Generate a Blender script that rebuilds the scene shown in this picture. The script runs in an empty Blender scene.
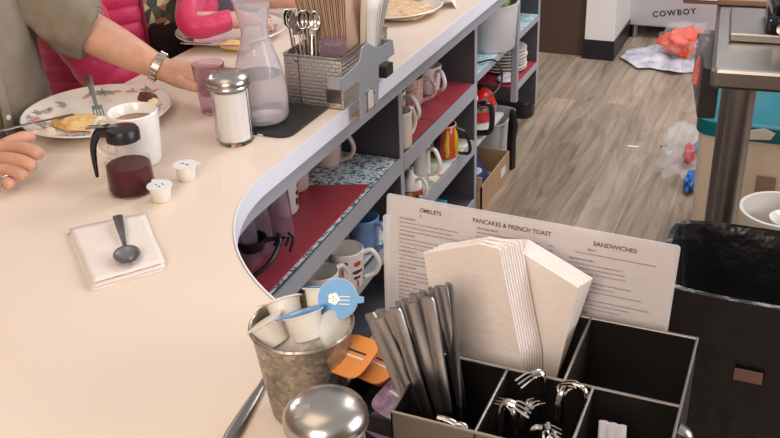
import bpy, bmesh, math, random
from mathutils import Vector, Matrix, noise
random.seed(7)
PI=math.pi; T=.72   # counter top height above the floor
C=bpy.context.scene.collection
V=Vector
# ------------------------------------------------------------------ camera
FPX=940; PIT,ROL,YAW=map(math.radians,(27.76,-2.474,24.52))
CAM=V((.7886,0,.6637+T))
Fw=V((-math.sin(YAW)*math.cos(PIT),math.cos(YAW)*math.cos(PIT),-math.sin(PIT)))
Rt=V((math.cos(YAW),math.sin(YAW),0)); Up=Rt.cross(Fw)
R2=math.cos(ROL)*Rt+math.sin(ROL)*Up; U2=-math.sin(ROL)*Rt+math.cos(ROL)*Up
cd=bpy.data.cameras.new('camera'); co=bpy.data.objects.new('camera',cd); C.objects.link(co)
cd.sensor_width=36; cd.lens=FPX/780*36; cd.clip_start=.02
m=Matrix((R2,U2,-Fw)).transposed().to_4x4(); m.translation=CAM; co.matrix_world=m
bpy.context.scene.camera=co
def ray(u,v): return Fw+R2*((u-390)/FPX)-U2*((v-219)/FPX)
def at(u,v,z=0.):      # point seen at u,v on the level plane z above the counter
    d=ray(u,v); return CAM+d*((z+T-CAM.z)/d.z)
def atx(u,v,x):
    d=ray(u,v); return CAM+d*((x-CAM.x)/d.x)
def aty(u,v,y):
    d=ray(u,v); return CAM+d*((y-CAM.y)/d.y)
# ------------------------------------------------------------------ materials
MATS={}
def mat(name,col=(.8,.8,.8),rough=.5,metal=0,trans=0,ior=1.45,spec=.5,coat=0,bump=0,bscale=40,var=0,vscale=8,emit=0,alpha=1,sss=0,aniso=0,sheen=0,col2=None):
    if name in MATS: return MATS[name]
    m=bpy.data.materials.new(name); m.use_nodes=True; nt=m.node_tree; b=nt.nodes['Principled BSDF']
    c=(*col,1)
    b.inputs['Base Color'].default_value=c; b.inputs['Roughness'].default_value=rough; b.inputs['Metallic'].default_value=metal
    b.inputs['Transmission Weight'].default_value=trans; b.inputs['IOR'].default_value=ior
    b.inputs['Specular IOR Level'].default_value=spec; b.inputs['Coat Weight'].default_value=coat
    b.inputs['Alpha'].default_value=alpha
    if sss: b.inputs['Subsurface Weight'].default_value=sss; b.inputs['Subsurface Radius'].default_value=(.01,.004,.002); b.inputs['Subsurface Scale'].default_value=.5
    if sheen: b.inputs['Sheen Weight'].default_value=sheen
    tc=nt.nodes.new('ShaderNodeTexCoord')
    if var or col2:
        n=nt.nodes.new('ShaderNodeTexNoise'); n.inputs['Scale'].default_value=vscale; n.inputs['Detail'].default_value=5
        nt.links.new(tc.outputs['Object'],n.inputs['Vector'])
        r=nt.nodes.new('ShaderNodeValToRGB'); r.color_ramp.elements[0].position=.35; r.color_ramp.elements[1].position=.65
        if col2: r.color_ramp.elements[0].color=c; r.color_ramp.elements[1].color=(*col2,1)
        else:
            r.color_ramp.elements[0].color=(*[x*(1-var) for x in col],1); r.color_ramp.elements[1].color=(*[min(1,x*(1+var)) for x in col],1)
        nt.links.new(n.outputs[0],r.inputs[0]); nt.links.new(r.outputs[0],b.inputs['Base Color'])
    if bump:
        n=nt.nodes.new('ShaderNodeTexNoise'); n.inputs['Scale'].default_value=bscale; n.inputs['Detail'].default_value=4
        nt.links.new(tc.outputs['Object'],n.inputs['Vector'])
        bp=nt.nodes.new('ShaderNodeBump'); bp.inputs['Strength'].default_value=bump; bp.inputs['Distance'].default_value=.02 if name=='black_bin_bag' else .01
        nt.links.new(n.outputs[0],bp.inputs['Height']); nt.links.new(bp.outputs[0],b.inputs['Normal'])
    MATS[name]=m; return m
def ramp(nt,els,interp='LINEAR'):
    r=nt.nodes.new('ShaderNodeValToRGB'); r.color_ramp.interpolation=interp
    while len(r.color_ramp.elements)<len(els): r.color_ramp.elements.new(.5)
    for e,(p,c) in zip(r.color_ramp.elements,els): e.position=p; e.color=(*c,1)
    return r
def base(name,rough=.5,metal=0):
    m=bpy.data.materials.new(name); m.use_nodes=True; nt=m.node_tree; b=nt.nodes['Principled BSDF']
    b.inputs['Roughness'].default_value=rough; b.inputs['Metallic'].default_value=metal
    MATS[name]=m; tc=nt.nodes.new('ShaderNodeTexCoord'); return m,nt,b,tc
def floor_mat():
    m,nt,b,tc=base('wood_plank_floor',.42); L=nt.links.new
    sep=nt.nodes.new('ShaderNodeSeparateXYZ'); L(tc.outputs['Object'],sep.inputs[0])
    cmb=nt.nodes.new('ShaderNodeCombineXYZ'); L(sep.outputs['Y'],cmb.inputs['X']); L(sep.outputs['X'],cmb.inputs['Y'])
    br=nt.nodes.new('ShaderNodeTexBrick'); br.offset=.37; br.offset_frequency=2
    for k,v in (('Scale',1),('Mortar Size',.0012),('Mortar Smooth',.1),('Bias',0),('Brick Width',1.2),('Row Height',.125)): br.inputs[k].default_value=v
    br.inputs['Color1'].default_value=(0,0,0,1); br.inputs['Color2'].default_value=(1,1,1,1); br.inputs['Mortar'].default_value=(.5,.5,.5,1)
    L(cmb.outputs[0],br.inputs['Vector'])
    # grain: stretched, distorted noise, shifted per plank
    sc=nt.nodes.new('ShaderNodeVectorMath'); sc.operation='MULTIPLY'; sc.inputs[1].default_value=(1.5,9,1); L(cmb.outputs[0],sc.inputs[0])
    ofs=nt.nodes.new('ShaderNodeVectorMath'); ofs.operation='MULTIPLY_ADD'; ofs.inputs[1].default_value=(7.3,3.1,5.7); L(br.outputs['Color'],ofs.inputs[0]); L(sc.outputs[0],ofs.inputs[2])
    n=nt.nodes.new('ShaderNodeTexNoise'); n.inputs['Scale'].default_value=1.3; n.inputs['Detail'].default_value=7; n.inputs['Roughness'].default_value=.62; n.inputs['Distortion'].default_value=1.6; L(ofs.outputs[0],n.inputs['Vector'])
    w=nt.nodes.new('ShaderNodeTexWave'); w.wave_type='BANDS'; w.bands_direction='Y'; w.inputs['Scale'].default_value=.7; w.inputs['Distortion'].default_value=12; w.inputs['Detail'].default_value=3; w.inputs['Detail Scale'].default_value=.8; L(ofs.outputs[0],w.inputs['Vector'])
    r1=ramp(nt,[(.27,(.17,.115,.08)),(.42,(.32,.245,.18)),(.58,(.42,.335,.26)),(.8,(.50,.42,.335))]); L(n.outputs[0],r1.inputs[0])
    r2=ramp(nt,[(.0,(.55,.5,.45)),(.2,(1,1,1))]); L(w.outputs[0],r2.inputs[0])
    mx=nt.nodes.new('ShaderNodeMixRGB'); mx.blend_type='MULTIPLY'; mx.inputs[0].default_value=.4; L(r1.outputs[0],mx.inputs[1]); L(r2.outputs[0],mx.inputs[2])
    r3=ramp(nt,[(0,(.78,.76,.74)),(1,(1.12,1.1,1.08))]); L(br.outputs['Color'],r3.inputs[0])
    m2=nt.nodes.new('ShaderNodeMixRGB'); m2.blend_type='MULTIPLY'; m2.inputs[0].default_value=1; L(mx.outputs[0],m2.inputs[1]); L(r3.outputs[0],m2.inputs[2])
    m3=nt.nodes.new('ShaderNodeMixRGB'); m3.inputs[2].default_value=(.22,.17,.13,1); L(br.outputs['Fac'],m3.inputs[0]); L(m2.outputs[0],m3.inputs[1])
    L(m3.outputs[0],b.inputs['Base Color']); return m
def speckle_mat(name,basec,cols,scale=120,rough=.5):
    m,nt,b,tc=base(name,rough); L=nt.links.new
    v=nt.nodes.new('ShaderNodeTexVoronoi'); v.inputs['Scale'].default_value=scale; L(tc.outputs['Object'],v.inputs['Vector'])
    sp=nt.nodes.new('ShaderNodeSeparateColor'); L(v.outputs['Color'],sp.inputs[0])
    els=[(0,basec)]+[(.45+.5*i/len(cols),c) for i,c in enumerate(cols)]
    r=ramp(nt,els,'CONSTANT'); L(sp.outputs[0],r.inputs[0]); L(r.outputs[0],b.inputs['Base Color']); return m
def hammered():
    m,nt,b,tc=base('hammered_steel',.25,1); L=nt.links.new
    b.inputs['Roughness'].default_value=.36
    mp=nt.nodes.new('ShaderNodeMapping'); L(tc.outputs['Object'],mp.inputs[0])
    # swap so bricks run on vertical faces
    sep=nt.nodes.new('ShaderNodeSeparateXYZ'); L(mp.outputs[0],sep.inputs[0])
    ad=nt.nodes.new('ShaderNodeMath'); ad.operation='ADD'; L(sep.outputs['X'],ad.inputs[0]); L(sep.outputs['Y'],ad.inputs[1])
    cm=nt.nodes.new('ShaderNodeCombineXYZ'); L(ad.outputs[0],cm.inputs['X']); L(sep.outputs['Z'],cm.inputs['Y'])
    br=nt.nodes.new('ShaderNodeTexBrick'); L(cm.outputs[0],br.inputs['Vector'])
    for k,v in (('Scale',1),('Mortar Size',.0011),('Mortar Smooth',1),('Brick Width',.015),('Row Height',.0078)): br.inputs[k].default_value=v
    inv=nt.nodes.new('ShaderNodeMath'); inv.operation='SUBTRACT'; inv.inputs[0].default_value=1; L(br.outputs['Fac'],inv.inputs[1])
    bp=nt.nodes.new('ShaderNodeBump'); bp.inputs['Strength'].default_value=1; bp.inputs['Distance'].default_value=.002; L(inv.outputs[0],bp.inputs['Height']); L(bp.outputs[0],b.inputs['Normal'])
    r=ramp(nt,[(0,(.86,.81,.75)),(1,(.40,.36,.32))]); L(br.outputs['Fac'],r.inputs[0]); L(r.outputs[0],b.inputs['Base Color'])
    return m
M={}
M['floor']=floor_mat()
M['terrazzo']=speckle_mat('blue_speckled_liner',(.62,.74,.76),[(.12,.38,.42),(.3,.2,.2),(.85,.88,.88),(.05,.12,.16)],170)
M['teal_liner']=speckle_mat('pale_blue_liner',(.42,.68,.76),[(.62,.8,.84),(.3,.55,.66),(.8,.9,.9)],110)
M['floral']=speckle_mat('floral_liner',(.82,.78,.70),[(.55,.6,.4),(.85,.8,.72),(.75,.25,.25),(.85,.72,.3),(.5,.62,.6)],38)
M['hammer']=hammered()
M['counter']=mat('cream_laminate',(.81,.68,.565),.32,var=.012,vscale=3,coat=.15)
M['edge']=mat('white_edge_band',(.80,.80,.86),.35)
M['grey_edge']=mat('grey_edge_strip',(.36,.37,.40),.45)
M['char']=mat('charcoal_melamine',(.075,.072,.082),.5,var=.1)
M['red']=mat('red_mat',(.40,.05,.07),.42,bump=.05,bscale=300)
M['black']=mat('black_plastic',(.012,.012,.014),.35)
M['blackgloss']=mat('glossy_black',(.01,.01,.012),.12)
M['steel']=mat('stainless_steel',(.40,.38,.36),.27,1)
M['steel_b']=mat('brushed_steel',(.31,.285,.26),.36,1,var=.10,vscale=5)
M['knife_steel']=mat('worn_knife_steel',(.34,.33,.33),.33,1)
M['steel_d']=mat('dark_steel',(.22,.20,.185),.40,1)
M['chrome']=mat('polished_chrome',(.58,.55,.51),.2,1)
M['grey_paint']=mat('grey_painted_metal',(.42,.44,.48),.35,.5)
M['glass']=mat('clear_glass',(.96,.95,.96),.03,0,1,1.3)
M['water']=mat('water',(.95,.94,.95),.0,0,.95,1.2)
M['purple']=mat('lilac_plastic',(.80,.66,.75),.1,0,.90,1.10)
M['cerw']=mat('white_ceramic',(.83,.79,.74),.22,coat=.4)
M['cerpink']=mat('pink_beige_ceramic',(.72,.55,.49),.28,coat=.3)
M['cercream']=mat('cream_ceramic',(.80,.72,.60),.28,coat=.3)
M['cerblue']=mat('blue_ceramic',(.16,.27,.52),.2,coat=.5,var=.2,vscale=25)
M['speckmug']=speckle_mat('speckled_ceramic',(.72,.50,.42),[(.75,.54,.46),(.4,.2,.15),(.78,.6,.5)],230,.35)
M['paper']=mat('white_paper',(.82,.77,.72),.8)
M['napkin']=mat('napkin_paper',(.80,.72,.66),.9,bump=.12,bscale=120)
M['brownnap']=mat('brown_napkin_paper',(.55,.37,.26),.9)
M['creamer']=mat('creamer_plastic',(.84,.78,.70),.4,sss=.1)
M['foil']=mat('white_foil',(.8,.78,.77),.35)
M['bluefoil']=mat('blue_foil',(.02,.28,.62),.3)
M['skin']=mat('skin',(.62,.34,.235),.5,var=.10,vscale=28,sss=.12,bump=.15,bscale=120)
M['skin2']=mat('skin_pale',(.66,.38,.29),.5,var=.08,vscale=28,sss=.12)
M['khaki']=mat('khaki_cotton',(.235,.195,.14),.9,var=.10,vscale=14,bump=1,bscale=11,sheen=.1)
M['pink']=mat('pink_quilted_nylon',(.62,.032,.115),.42,bump=.25,bscale=35,sheen=.2)
M['crimson']=mat('crimson_lining',(.22,.008,.035),.6)
M['denim']=mat('blue_grey_denim',(.30,.36,.46),.9)
M['dark']=mat('dark_cloth',(.03,.018,.02),.9)
M['greyshirt']=mat('grey_shirt',(.30,.31,.36),.9)
M['hair']=mat('grey_hair',(.25,.2,.16),.8)
M['plate']=mat('stoneware_white',(.82,.77,.70),.2,coat=.5)
M['card']=mat('corrugated_cardboard',(.47,.31,.18),.8,var=.08,vscale=10)
M['teal']=mat('teal_plastic',(.0,.16,.20),.4)
M['bin_cream']=mat('translucent_cream_plastic',(.86,.74,.60),.45,sss=.1)
M['trans']=mat('cloudy_plastic',(.80,.80,.80),.3,0,.45,1.1)
M['galv']=mat('galvanized_tin',(.42,.38,.33),.42,.9,col2=(.62,.57,.50),vscale=55,bump=.25,bscale=60)
def galv():
    m,nt,b,tc=base('galvanized_flakes',.45,.85); L=nt.links.new
    v=nt.nodes.new('ShaderNodeTexVoronoi'); v.inputs['Scale'].default_value=190; L(tc.outputs['Object'],v.inputs['Vector'])
    sp=nt.nodes.new('ShaderNodeSeparateColor'); L(v.outputs['Color'],sp.inputs[0])
    r=ramp(nt,[(0,(.30,.265,.22)),(.5,(.37,.33,.275)),(1,(.50,.455,.39))]); L(sp.outputs[0],r.inputs[0]); L(r.outputs[0],b.inputs['Base Color'])
    r2=ramp(nt,[(0,(.3,.3,.3)),(1,(.6,.6,.6))]); L(sp.outputs[1],r2.inputs[0]); L(r2.outputs[0],b.inputs['Roughness']); return m
M['galv']=galv()
M['bag']=mat('black_bin_bag',(.008,.008,.009),.25,bump=.9,bscale=9)
M['clearbag']=mat('clear_plastic_film',(.9,.9,.92),.1,0,.0,1.3,alpha=.13,bump=1,bscale=30)
M['redorange']=mat('red_orange_fruit_net',(.8,.075,.02),.4)
M['redplastic']=mat('red_plastic',(.6,.02,.02),.25)
M['print_dark']=mat('dark_print',(.05,.035,.035),.7)
M['print_red']=mat('maroon_print',(.25,.05,.03),.7)
M['print_r']=mat('red_print',(.55,.05,.03),.6)
M['menu']=mat('laminated_paper',(.70,.62,.60),.28,coat=.5)
M['lam']=mat('laminate_film',(.85,.84,.86),.12,alpha=.45)
M['orange']=mat('orange_packet',(.80,.30,.07),.35)
M['purplepk']=mat('grape_packet',(.42,.27,.40),.4,var=.4,vscale=80)
M['egg']=mat('fried_egg_toast',(.78,.42,.12),.6,col2=(.80,.58,.28),vscale=55,bump=.5,bscale=80)
M['sausage']=mat('browned_sausage',(.12,.035,.02),.45,bump=.4,bscale=90)
M['syrup']=mat('maple_syrup',(.075,.008,.010),.15)
M['sugar']=mat('white_sugar',(.87,.83,.79),.9)
M['navy']=mat('navy_cloth',(.03,.05,.14),.9,var=.3,vscale=20,bump=.5)
M['white_wall']=mat('white_panel',(.72,.70,.66),.5)
M['brown_wall']=mat('dark_brown_panel',(.075,.045,.032),.5)
M['ragw']=mat('grey_blue_towel',(.36,.38,.45),.95,col2=(.66,.64,.67),vscale=22,bump=.4,bscale=60)
# ------------------------------------------------------------------ mesh helpers
def props(o,label=None,cat=None,group=None,kind=None):
    for k,v in (('label',label),('category',cat),('group',group),('kind',kind)):
        if v: o[k]=v
    return o
def finish(name,bm,mt,parent=None,smooth=True,loc=(0,0,0),rot=None,bev=0):
    bmesh.ops.recalc_face_normals(bm,faces=bm.faces)
    me=bpy.data.meshes.new(name); bm.to_mesh(me); bm.free()
    if mt: me.materials.append(mt if not isinstance(mt,str) else M[mt])
    o=bpy.data.objects.new(name,me); C.objects.link(o)
    for p in me.polygons: p.use_smooth=smooth
    if smooth:
        try: me.set_sharp_from_angle(angle=math.radians(42))
        except Exception: pass
    o.location=loc
    if rot: o.rotation_euler=rot
    if parent: o.parent=parent
    if bev:
        b=o.modifiers.new('bevel','BEVEL'); b.width=bev; b.segments=2; b.limit_method='ANGLE'
    return o
def root(name,label,cat,loc=(0,0,0),rz=0,group=None,rot=None):
    o=bpy.data.objects.new(name,None); C.objects.link(o); o.location=loc; o.rotation_euler=rot or (0,0,rz); o.empty_display_size=.02
    return props(o,label,cat,group)
def box(x0,x1,y0,y1,z0,z1,bm=None,mtx=None):
    bm=bm or bmesh.new()
    vs=[bm.verts.new(V((x,y,z)) if mtx is None else mtx@V((x,y,z))) for x in(x0,x1) for y in(y0,y1) for z in(z0,z1)]
    for f in((0,1,3,2),(4,6,7,5),(0,4,5,1),(2,3,7,6),(0,2,6,4),(1,5,7,3)): bm.faces.new([vs[i] for i in f])
    return bm
def lathe(prof,n=40,bm=None,cx=0,cy=0,ripple=None):
    bm=bm or bmesh.new(); rings=[]
    for r,z in prof:
        if r<1e-5: rings.append([bm.verts.new((cx,cy,z))])
        else: rings.append([bm.verts.new((cx+(r+(ripple(a,z) if ripple else 0))*math.cos(a),cy+(r+(ripple(a,z) if ripple else 0))*math.sin(a),z)) for a in [2*PI*i/n for i in range(n)]])
    for a,b in zip(rings,rings[1:]):
        if len(a)==1 and len(b)==1: continue
        if len(a)==1:
            for i in range(n): bm.faces.new((a[0],b[i],b[(i+1)%n]))
        elif len(b)==1:
            for i in range(n): bm.faces.new((a[i],b[0],a[(i+1)%n]))
        else:
            for i in range(n): bm.faces.new((a[i],a[(i+1)%n],b[(i+1)%n],b[i]))
    return bm
def smoothpts(pts,k=6):
    pts=[V(p) for p in pts]; out=[]
    for i in range(len(pts)-1):
        p0=pts[max(i-1,0)];p1=pts[i];p2=pts[i+1];p3=pts[min(i+2,len(pts)-1)]
        for j in range(k):
            t=j/k
            out.append(.5*((2*p1)+(p2-p0)*t+(2*p0-5*p1+4*p2-p3)*t*t+(3*p1-p0-3*p2+p3)*t**3))
    out.append(pts[-1]); return out
def tube(pts,r,bm=None,n=10,sx=1,sy=1,k=5,up=None,cap=True):
    """tube through points; r a number or list (per control point)"""
    bm=bm or bmesh.new()
    rr=r if isinstance(r,(list,tuple)) else [r]*len(pts)
    q=[V((*p,)) for p in pts]; P=smoothpts(q,k) if k>1 else q
    RR=[]
    for i in range(len(P)):
        f=i/(len(P)-1)*(len(rr)-1); j=min(int(f),len(rr)-2); t=f-j; RR.append(rr[j]*(1-t)+rr[j+1]*t)
    rings=[]; nrm=None
    for i,p in enumerate(P):
        d=(P[min(i+1,len(P)-1)]-P[max(i-1,0)]).normalized()
        if nrm is None:
            a=V(up) if up else (V((0,0,1)) if abs(d.z)<.9 else V((1,0,0)))
            nrm=(a-d*a.dot(d)).normalized()
        else: nrm=(nrm-d*nrm.dot(d)).normalized()
        b=d.cross(nrm)
        rings.append([bm.verts.new(p+nrm*(RR[i]*sy*math.cos(t))+b*(RR[i]*sx*math.sin(t))) for t in [2*PI*j/n for j in range(n)]])
    for a,b in zip(rings,rings[1:]):
        for i in range(n): bm.faces.new((a[i],a[(i+1)%n],b[(i+1)%n],b[i]))
    if cap: bm.faces.new(rings[0]); bm.faces.new(rings[-1])
    return bm
def loft(secs,n=32,bm=None,pw=2.3,ripple=None):
    """secs: (centre, ax, ay, rot) horizontal superellipse sections"""
    bm=bm or bmesh.new(); rings=[]
    for k,(c,ax,ay,rz) in enumerate(secs):
        c=V(c); ring=[]
        for i in range(n):
            t=2*PI*i/n; ct,st=math.cos(t),math.sin(t)
            x=ax*math.copysign(abs(ct)**(2/pw),ct); y=ay*math.copysign(abs(st)**(2/pw),st)
            s=1+(ripple(t,k,c) if ripple else 0); x*=s;y*=s
            ring.append(bm.verts.new(c+V((x*math.cos(rz)-y*math.sin(rz),x*math.sin(rz)+y*math.cos(rz),0))))
        rings.append(ring)
    for a,b in zip(rings,rings[1:]):
        for i in range(n): bm.faces.new((a[i],a[(i+1)%n],b[(i+1)%n],b[i]))
    bm.faces.new(rings[0]); bm.faces.new(rings[-1]); return bm
def prism(pts,z0,z1,bm=None,mtx=None):
    bm=bm or bmesh.new(); f=lambda p,z:(V((p[0],p[1],z)) if mtx is None else mtx@V((p[0],p[1],z)))
    a=[bm.verts.new(f(p,z0)) for p in pts]; b=[bm.verts.new(f(p,z1)) for p in pts]
    bm.faces.new(a); bm.faces.new(b)
    for i in range(len(pts)): j=(i+1)%len(pts); bm.faces.new((a[i],a[j],b[j],b[i]))
    return bm
def rrect(x0,x1,y0,y1,r,k=5):
    o=[]
    for cx,cy,a0 in((x1-r,y1-r,0),(x0+r,y1-r,90),(x0+r,y0+r,180),(x1-r,y0+r,270)):
        for i in range(k+1):
            a=math.radians(a0+90*i/k); o.append((cx+r*math.cos(a),cy+r*math.sin(a)))
    return o
def skinmesh(name,verts,edges,roots,mt,parent=None,subs=2):
    """one continuous body grown from a skeleton of joints: verts = {key:(co,r)}"""
    keys=list(verts); idx={k:i for i,k in enumerate(keys)}
    me=bpy.data.meshes.new(name); me.from_pydata([tuple(verts[k][0]) for k in keys],[(idx[a],idx[b]) for a,b in edges],[]); 
    o=bpy.data.objects.new(name,me); C.objects.link(o)
    s=o.modifiers.new('skin','SKIN'); s.use_smooth_shade=True; s.branch_smoothing=.6
    lay=me.skin_vertices[0] if me.skin_vertices else None
    if lay is None:
        bpy.context.view_layer.objects.active=o; bpy.ops.mesh.customdata_skin_add(); lay=me.skin_vertices[0]
    for k,i in idx.items():
        r=verts[k][1]; lay.data[i].radius=(r,r) if not isinstance(r,tuple) else r
        lay.data[i].use_root=(k in roots)
    ss=o.modifiers.new('sub','SUBSURF'); ss.levels=subs; ss.render_levels=subs
    me.materials.append(M[mt]); 
    if parent: o.parent=parent
    return o
def textobj(name,s,size,mt,mtx,parent=None,align='CENTER',shear=0,ext=.00015,sp=1,off=0):
    cu=bpy.data.curves.new(name,'FONT'); cu.body=s; cu.size=size; cu.align_x=align; cu.align_y='CENTER'; cu.extrude=ext; cu.space_character=sp; cu.shear=shear; cu.offset=off
    t=bpy.data.objects.new(name,cu); C.objects.link(t)
    dg=bpy.context.evaluated_depsgraph_get(); me=bpy.data.meshes.new_from_object(t.evaluated_get(dg))
    bpy.data.objects.remove(t); me.transform(mtx)
    me.materials.clear(); me.materials.append(M[mt])
    o=bpy.data.objects.new(name,me); C.objects.link(o)
    if parent: o.parent=parent
    return o
def dup(src,loc,rz=0,label=None,group=None,rot=None):
    r=src.copy(); C.objects.link(r); r.location=loc; r.rotation_euler=rot or (0,0,rz)
    if label: r['label']=label
    if group: r['group']=group
    for ch in list(src.children):
        c=ch.copy(); C.objects.link(c); c.parent=r
        for g in ch.children: d=g.copy(); C.objects.link(d); d.parent=c
    return r
def struct(name,bm,mt,smooth=False):
    return props(finish(name,bm,mt,None,smooth),kind='structure')
def W(x,y,z): return V((x,y,z+T))

# ------------------------------------------------------------------ setting
struct('floor',box(-3,3,-1.6,7,-.05,0),'floor')
struct('wall_back',box(-3,3,6.9,7.0,0,2.8),mat('dim_wall',(.34,.28,.24),.8))
struct('wall_right',box(2.9,3,-1.6,7,0,2.8),'dim_wall' if False else MATS['dim_wall'])
struct('wall_left',box(-3.1,-3,-1.6,7,0,2.8),mat('warm_wall',(.55,.42,.34),.8))
struct('wall_front',box(-3,3,-1.7,-1.6,0,2.8),MATS['warm_wall'])

# pillar and brown partition beyond the aisle
FZ=-.72
p=root('pillar','white square pillar with black baseboard standing past the end of the counter','pillar',(-.025,4.20,0))
finish('column',box(-.066,.066,-.07,.45,.085,2.4),'white_wall',p,False,bev=.003)
finish('baseboard',box(-.071,.071,-.076,.456,0,.09),'black',p,False,bev=.002)
props(finish('partition_panel',box(-1.2,-.096,4.16,4.22,0,2.4),'brown_wall',None,False,bev=.004),'dark brown wooden partition panel left of the white pillar','panel')
# fridge
fr=root('refrigerator','stainless undercounter refrigerator with lettering low on its door, standing behind the crumpled towel','refrigerator',(.30,4.50,0))
finish('body',box(-.27,.45,.09,.65,.055,1.0),'black',fr,False,bev=.004)
finish('door',box(-.262,.44,0,.03,.062,.98),mat('satin_door',(.62,.61,.63),.45,.6),fr,False,bev=.006)
for x in(-.235,.42): finish('leg',lathe([(0,0),(.02,0),(.02,.062),(0,.062)],14,cx=x,cy=.022),'steel',fr)
_c=aty(674,13,4.499); textobj('lettering','COWBOY',.037,'print_dark',Matrix.Translation((_c.x-.30,-.001,_c.z))@Matrix.Rotation(math.radians(-9),4,'Y')@Matrix.Rotation(PI/2,4,'X'),fr,sp=1.3,off=.0012)
# prep table, right
pt=root('prep_table','stainless steel prep table with turned down edge at the right side','table',(0,0,0))
z1=T+.18
finish('tabletop',prism(rrect(.677,1.6,1.45,2.06,.012),z1-.033,z1),'steel_b',pt,False,bev=.006)
for x,y in((.728,1.49),(1.5,1.49),(.728,2.02),(1.5,2.02)): finish('leg',lathe([(0,0),(.02,0),(.02,z1-.0335),(0,z1-.0335)],20,cx=x,cy=y),'steel_b',pt)
finish('undershelf',box(.90,1.58,1.48,1.77,.22,.235),'steel_d',pt,False)
tz=z1+.0005
tr=root('sheet_pan','flat steel tray on the prep table under the black appliance','tray',(0,0,0))
finish('pan',prism(rrect(.700,1.15,1.60,1.785,.01),tz,tz+.006),'steel_d',tr,False,bev=.002)
finish('rim',box(.700,1.15,1.592,1.5995,tz,tz+.014),'steel_b',tr,False,bev=.002)
ap=root('coffee_warmer','glossy black countertop appliance on the steel tray','appliance',(.80,1.68,tz+.0065))
finish('body',prism(rrect(-.045,.16,-.075,.08,.03),0,.032),'blackgloss',ap,True,bev=.008)
finish('housing',prism(rrect(-.035,.15,-.06,.075,.03),.033,.20),'blackgloss',ap,True,bev=.012)
finish('window',prism(rrect(.0,.12,-.066,-.06,.002),.055,.13),mat('brown_glass',(.12,.07,.05),.15),ap,False)
for i in range(2): finish('knob',lathe([(0,0),(.009,0),(.008,.008),(0,.009)],16,bmesh.new()),'chrome',ap,True,(-.022+.024*i,-.076,.016),(PI/2,0,0))
bd=root('cutting_board','wooden board behind the prep table carrying papers','board',(0,0,0))
finish('board',box(.615,1.3,1.815,2.05,z1+.0005,z1+.012),mat('board_wood',(.30,.18,.11),.6,var=.2,vscale=6),bd,False,bev=.003)
pp=props(finish('paper_sheet',box(.60,.676,1.80,2.0,z1+.0125,z1+.0135),mat('bright_paper',(.80,.82,.86),.6),None,False),'white printed sheet lying on the wooden board','paper')
for i in range(5): finish('print_line',box(.612+.01*(i%2),.655,1.83+.03*i,1.835+.03*i,z1+.0136,z1+.0139),'print_dark',pp,False)
props(finish('green_tag',prism([(.592,1.83),(.606,1.83),(.606,1.98),(.598,1.98)],z1+.0141,z1+.022),mat('lime_plastic',(.35,.65,.12),.5),None,False),'small lime green tag beside the white printed sheet','tag')
props(finish('utensil_box',prism([(.664,1.56),(.693,1.56),(.693,1.75),(.648,1.75)],z1-.125,z1-.034),mat('dark_brown_metal',(.035,.026,.024),.4),None,False,bev=.003),'dark narrow box hanging under the left end of the prep table','box')

# ------------------------------------------------------------------ countertop: long piece plus rounded inner corner plus short near piece
XR=.725
def cedge(off=0,n=28,y1=3.35):
    pts=[(-off,y1),(-off,1.23)]
    for i in range(1,n+1):
        t=PI/2*i/n; pts.append((.50-(.50+off)*math.cos(t),1.23-(.42+off)*math.sin(t)))
    pts.append((XR-off,.81-off)); return pts
out=cedge()+[(XR,-.30),(-.53,-.30),(-.53,3.35)]
ct=root('countertop','cream laminate diner counter curving round its inner corner','counter',(0,0,0))
finish('worktop',prism(out,T-.036,T),'counter',ct,False,bev=.0025)
# edge band following the aisle side
bm=bmesh.new(); A=cedge(-.0025); B=cedge(-.0001)
def strip(A,z0,z1,B,bm=None):
    bm=bm or bmesh.new(); rows=[[bm.verts.new((*p,z)) for p in q] for q,z in((A,z1),(A,z0),(B,z0),(B,z1))]
    for k in range(4):
        a,b=rows[k],rows[(k+1)%4]
        for i in range(len(a)-1): bm.faces.new((a[i],a[i+1],b[i+1],b[i]))
    bm.faces.new([r[0] for r in rows]); bm.faces.new([r[-1] for r in rows]); return bm
finish('edge_band',strip(A,T-.034,T+.0012,B),'edge',ct,False)
# ------------------------------------------------------------------ shelf cabinet below
S1=-.285; S2=-.465; S3=-.665
def rail(A,B,z0,z1): return strip(A,z0,z1,B)
cb=root('open_shelf_cabinet','charcoal open shelving with light grey edges beneath the counter','cabinet',(0,0,0))
finish('top_rail',strip(cedge(.018),T-.078,T-.0375,cedge(.035)),'grey_edge',cb,False)
finish('back_panel',box(-.40,-.385,.99,3.24,.0,T-.037),'char',cb,False)
PY=[1.0,1.94,2.505,3.20]
for y in PY:
    b0=.12 if y>3 else 0
    q=finish('side_panel',box(-.385,-.0625,y,y+.018,b0,T-.037),'char',cb,False)
    finish('edge_strip',box(-.0625,-.060,y-.001,y+.019,b0,T-.037),'grey_edge',q,False)
def shelf(y0,y1,z,th=.04,curve=False):
    x0=-.385
    if curve:
        e=[(p[0]+.020*min(1,max(0,(1.94-p[1])/.6)),p[1]) for p in ([(-.065,1.94-.071*k) for k in range(10)]+cedge(.065,y1=y1)[1:]) if p[1]>1.02]
        pts=e+[(e[-1][0],1.02),(x0,1.02),(x0,y1)]
        q=finish('shelf',prism(pts,T+z-.018,T+z),'char',cb,False)
        finish('shelf_edge',strip(e,T+z-th,T+z+.001,[(p[0]+.005,p[1]) for p in e]),'grey_edge',q,False)
    else:
        q=finish('shelf',box(x0,-.065,y0,y1,T+z-.018,T+z),'char',cb,False)
        finish('shelf_edge',box(-.065,-.058,y0,y1,T+z-th,T+z+.001),'grey_edge',q,False)
g=.019
for z in(S1,S2): shelf(0,PY[1],z,curve=True)
shelf(0,PY[1],S3,.03,True)
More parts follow.
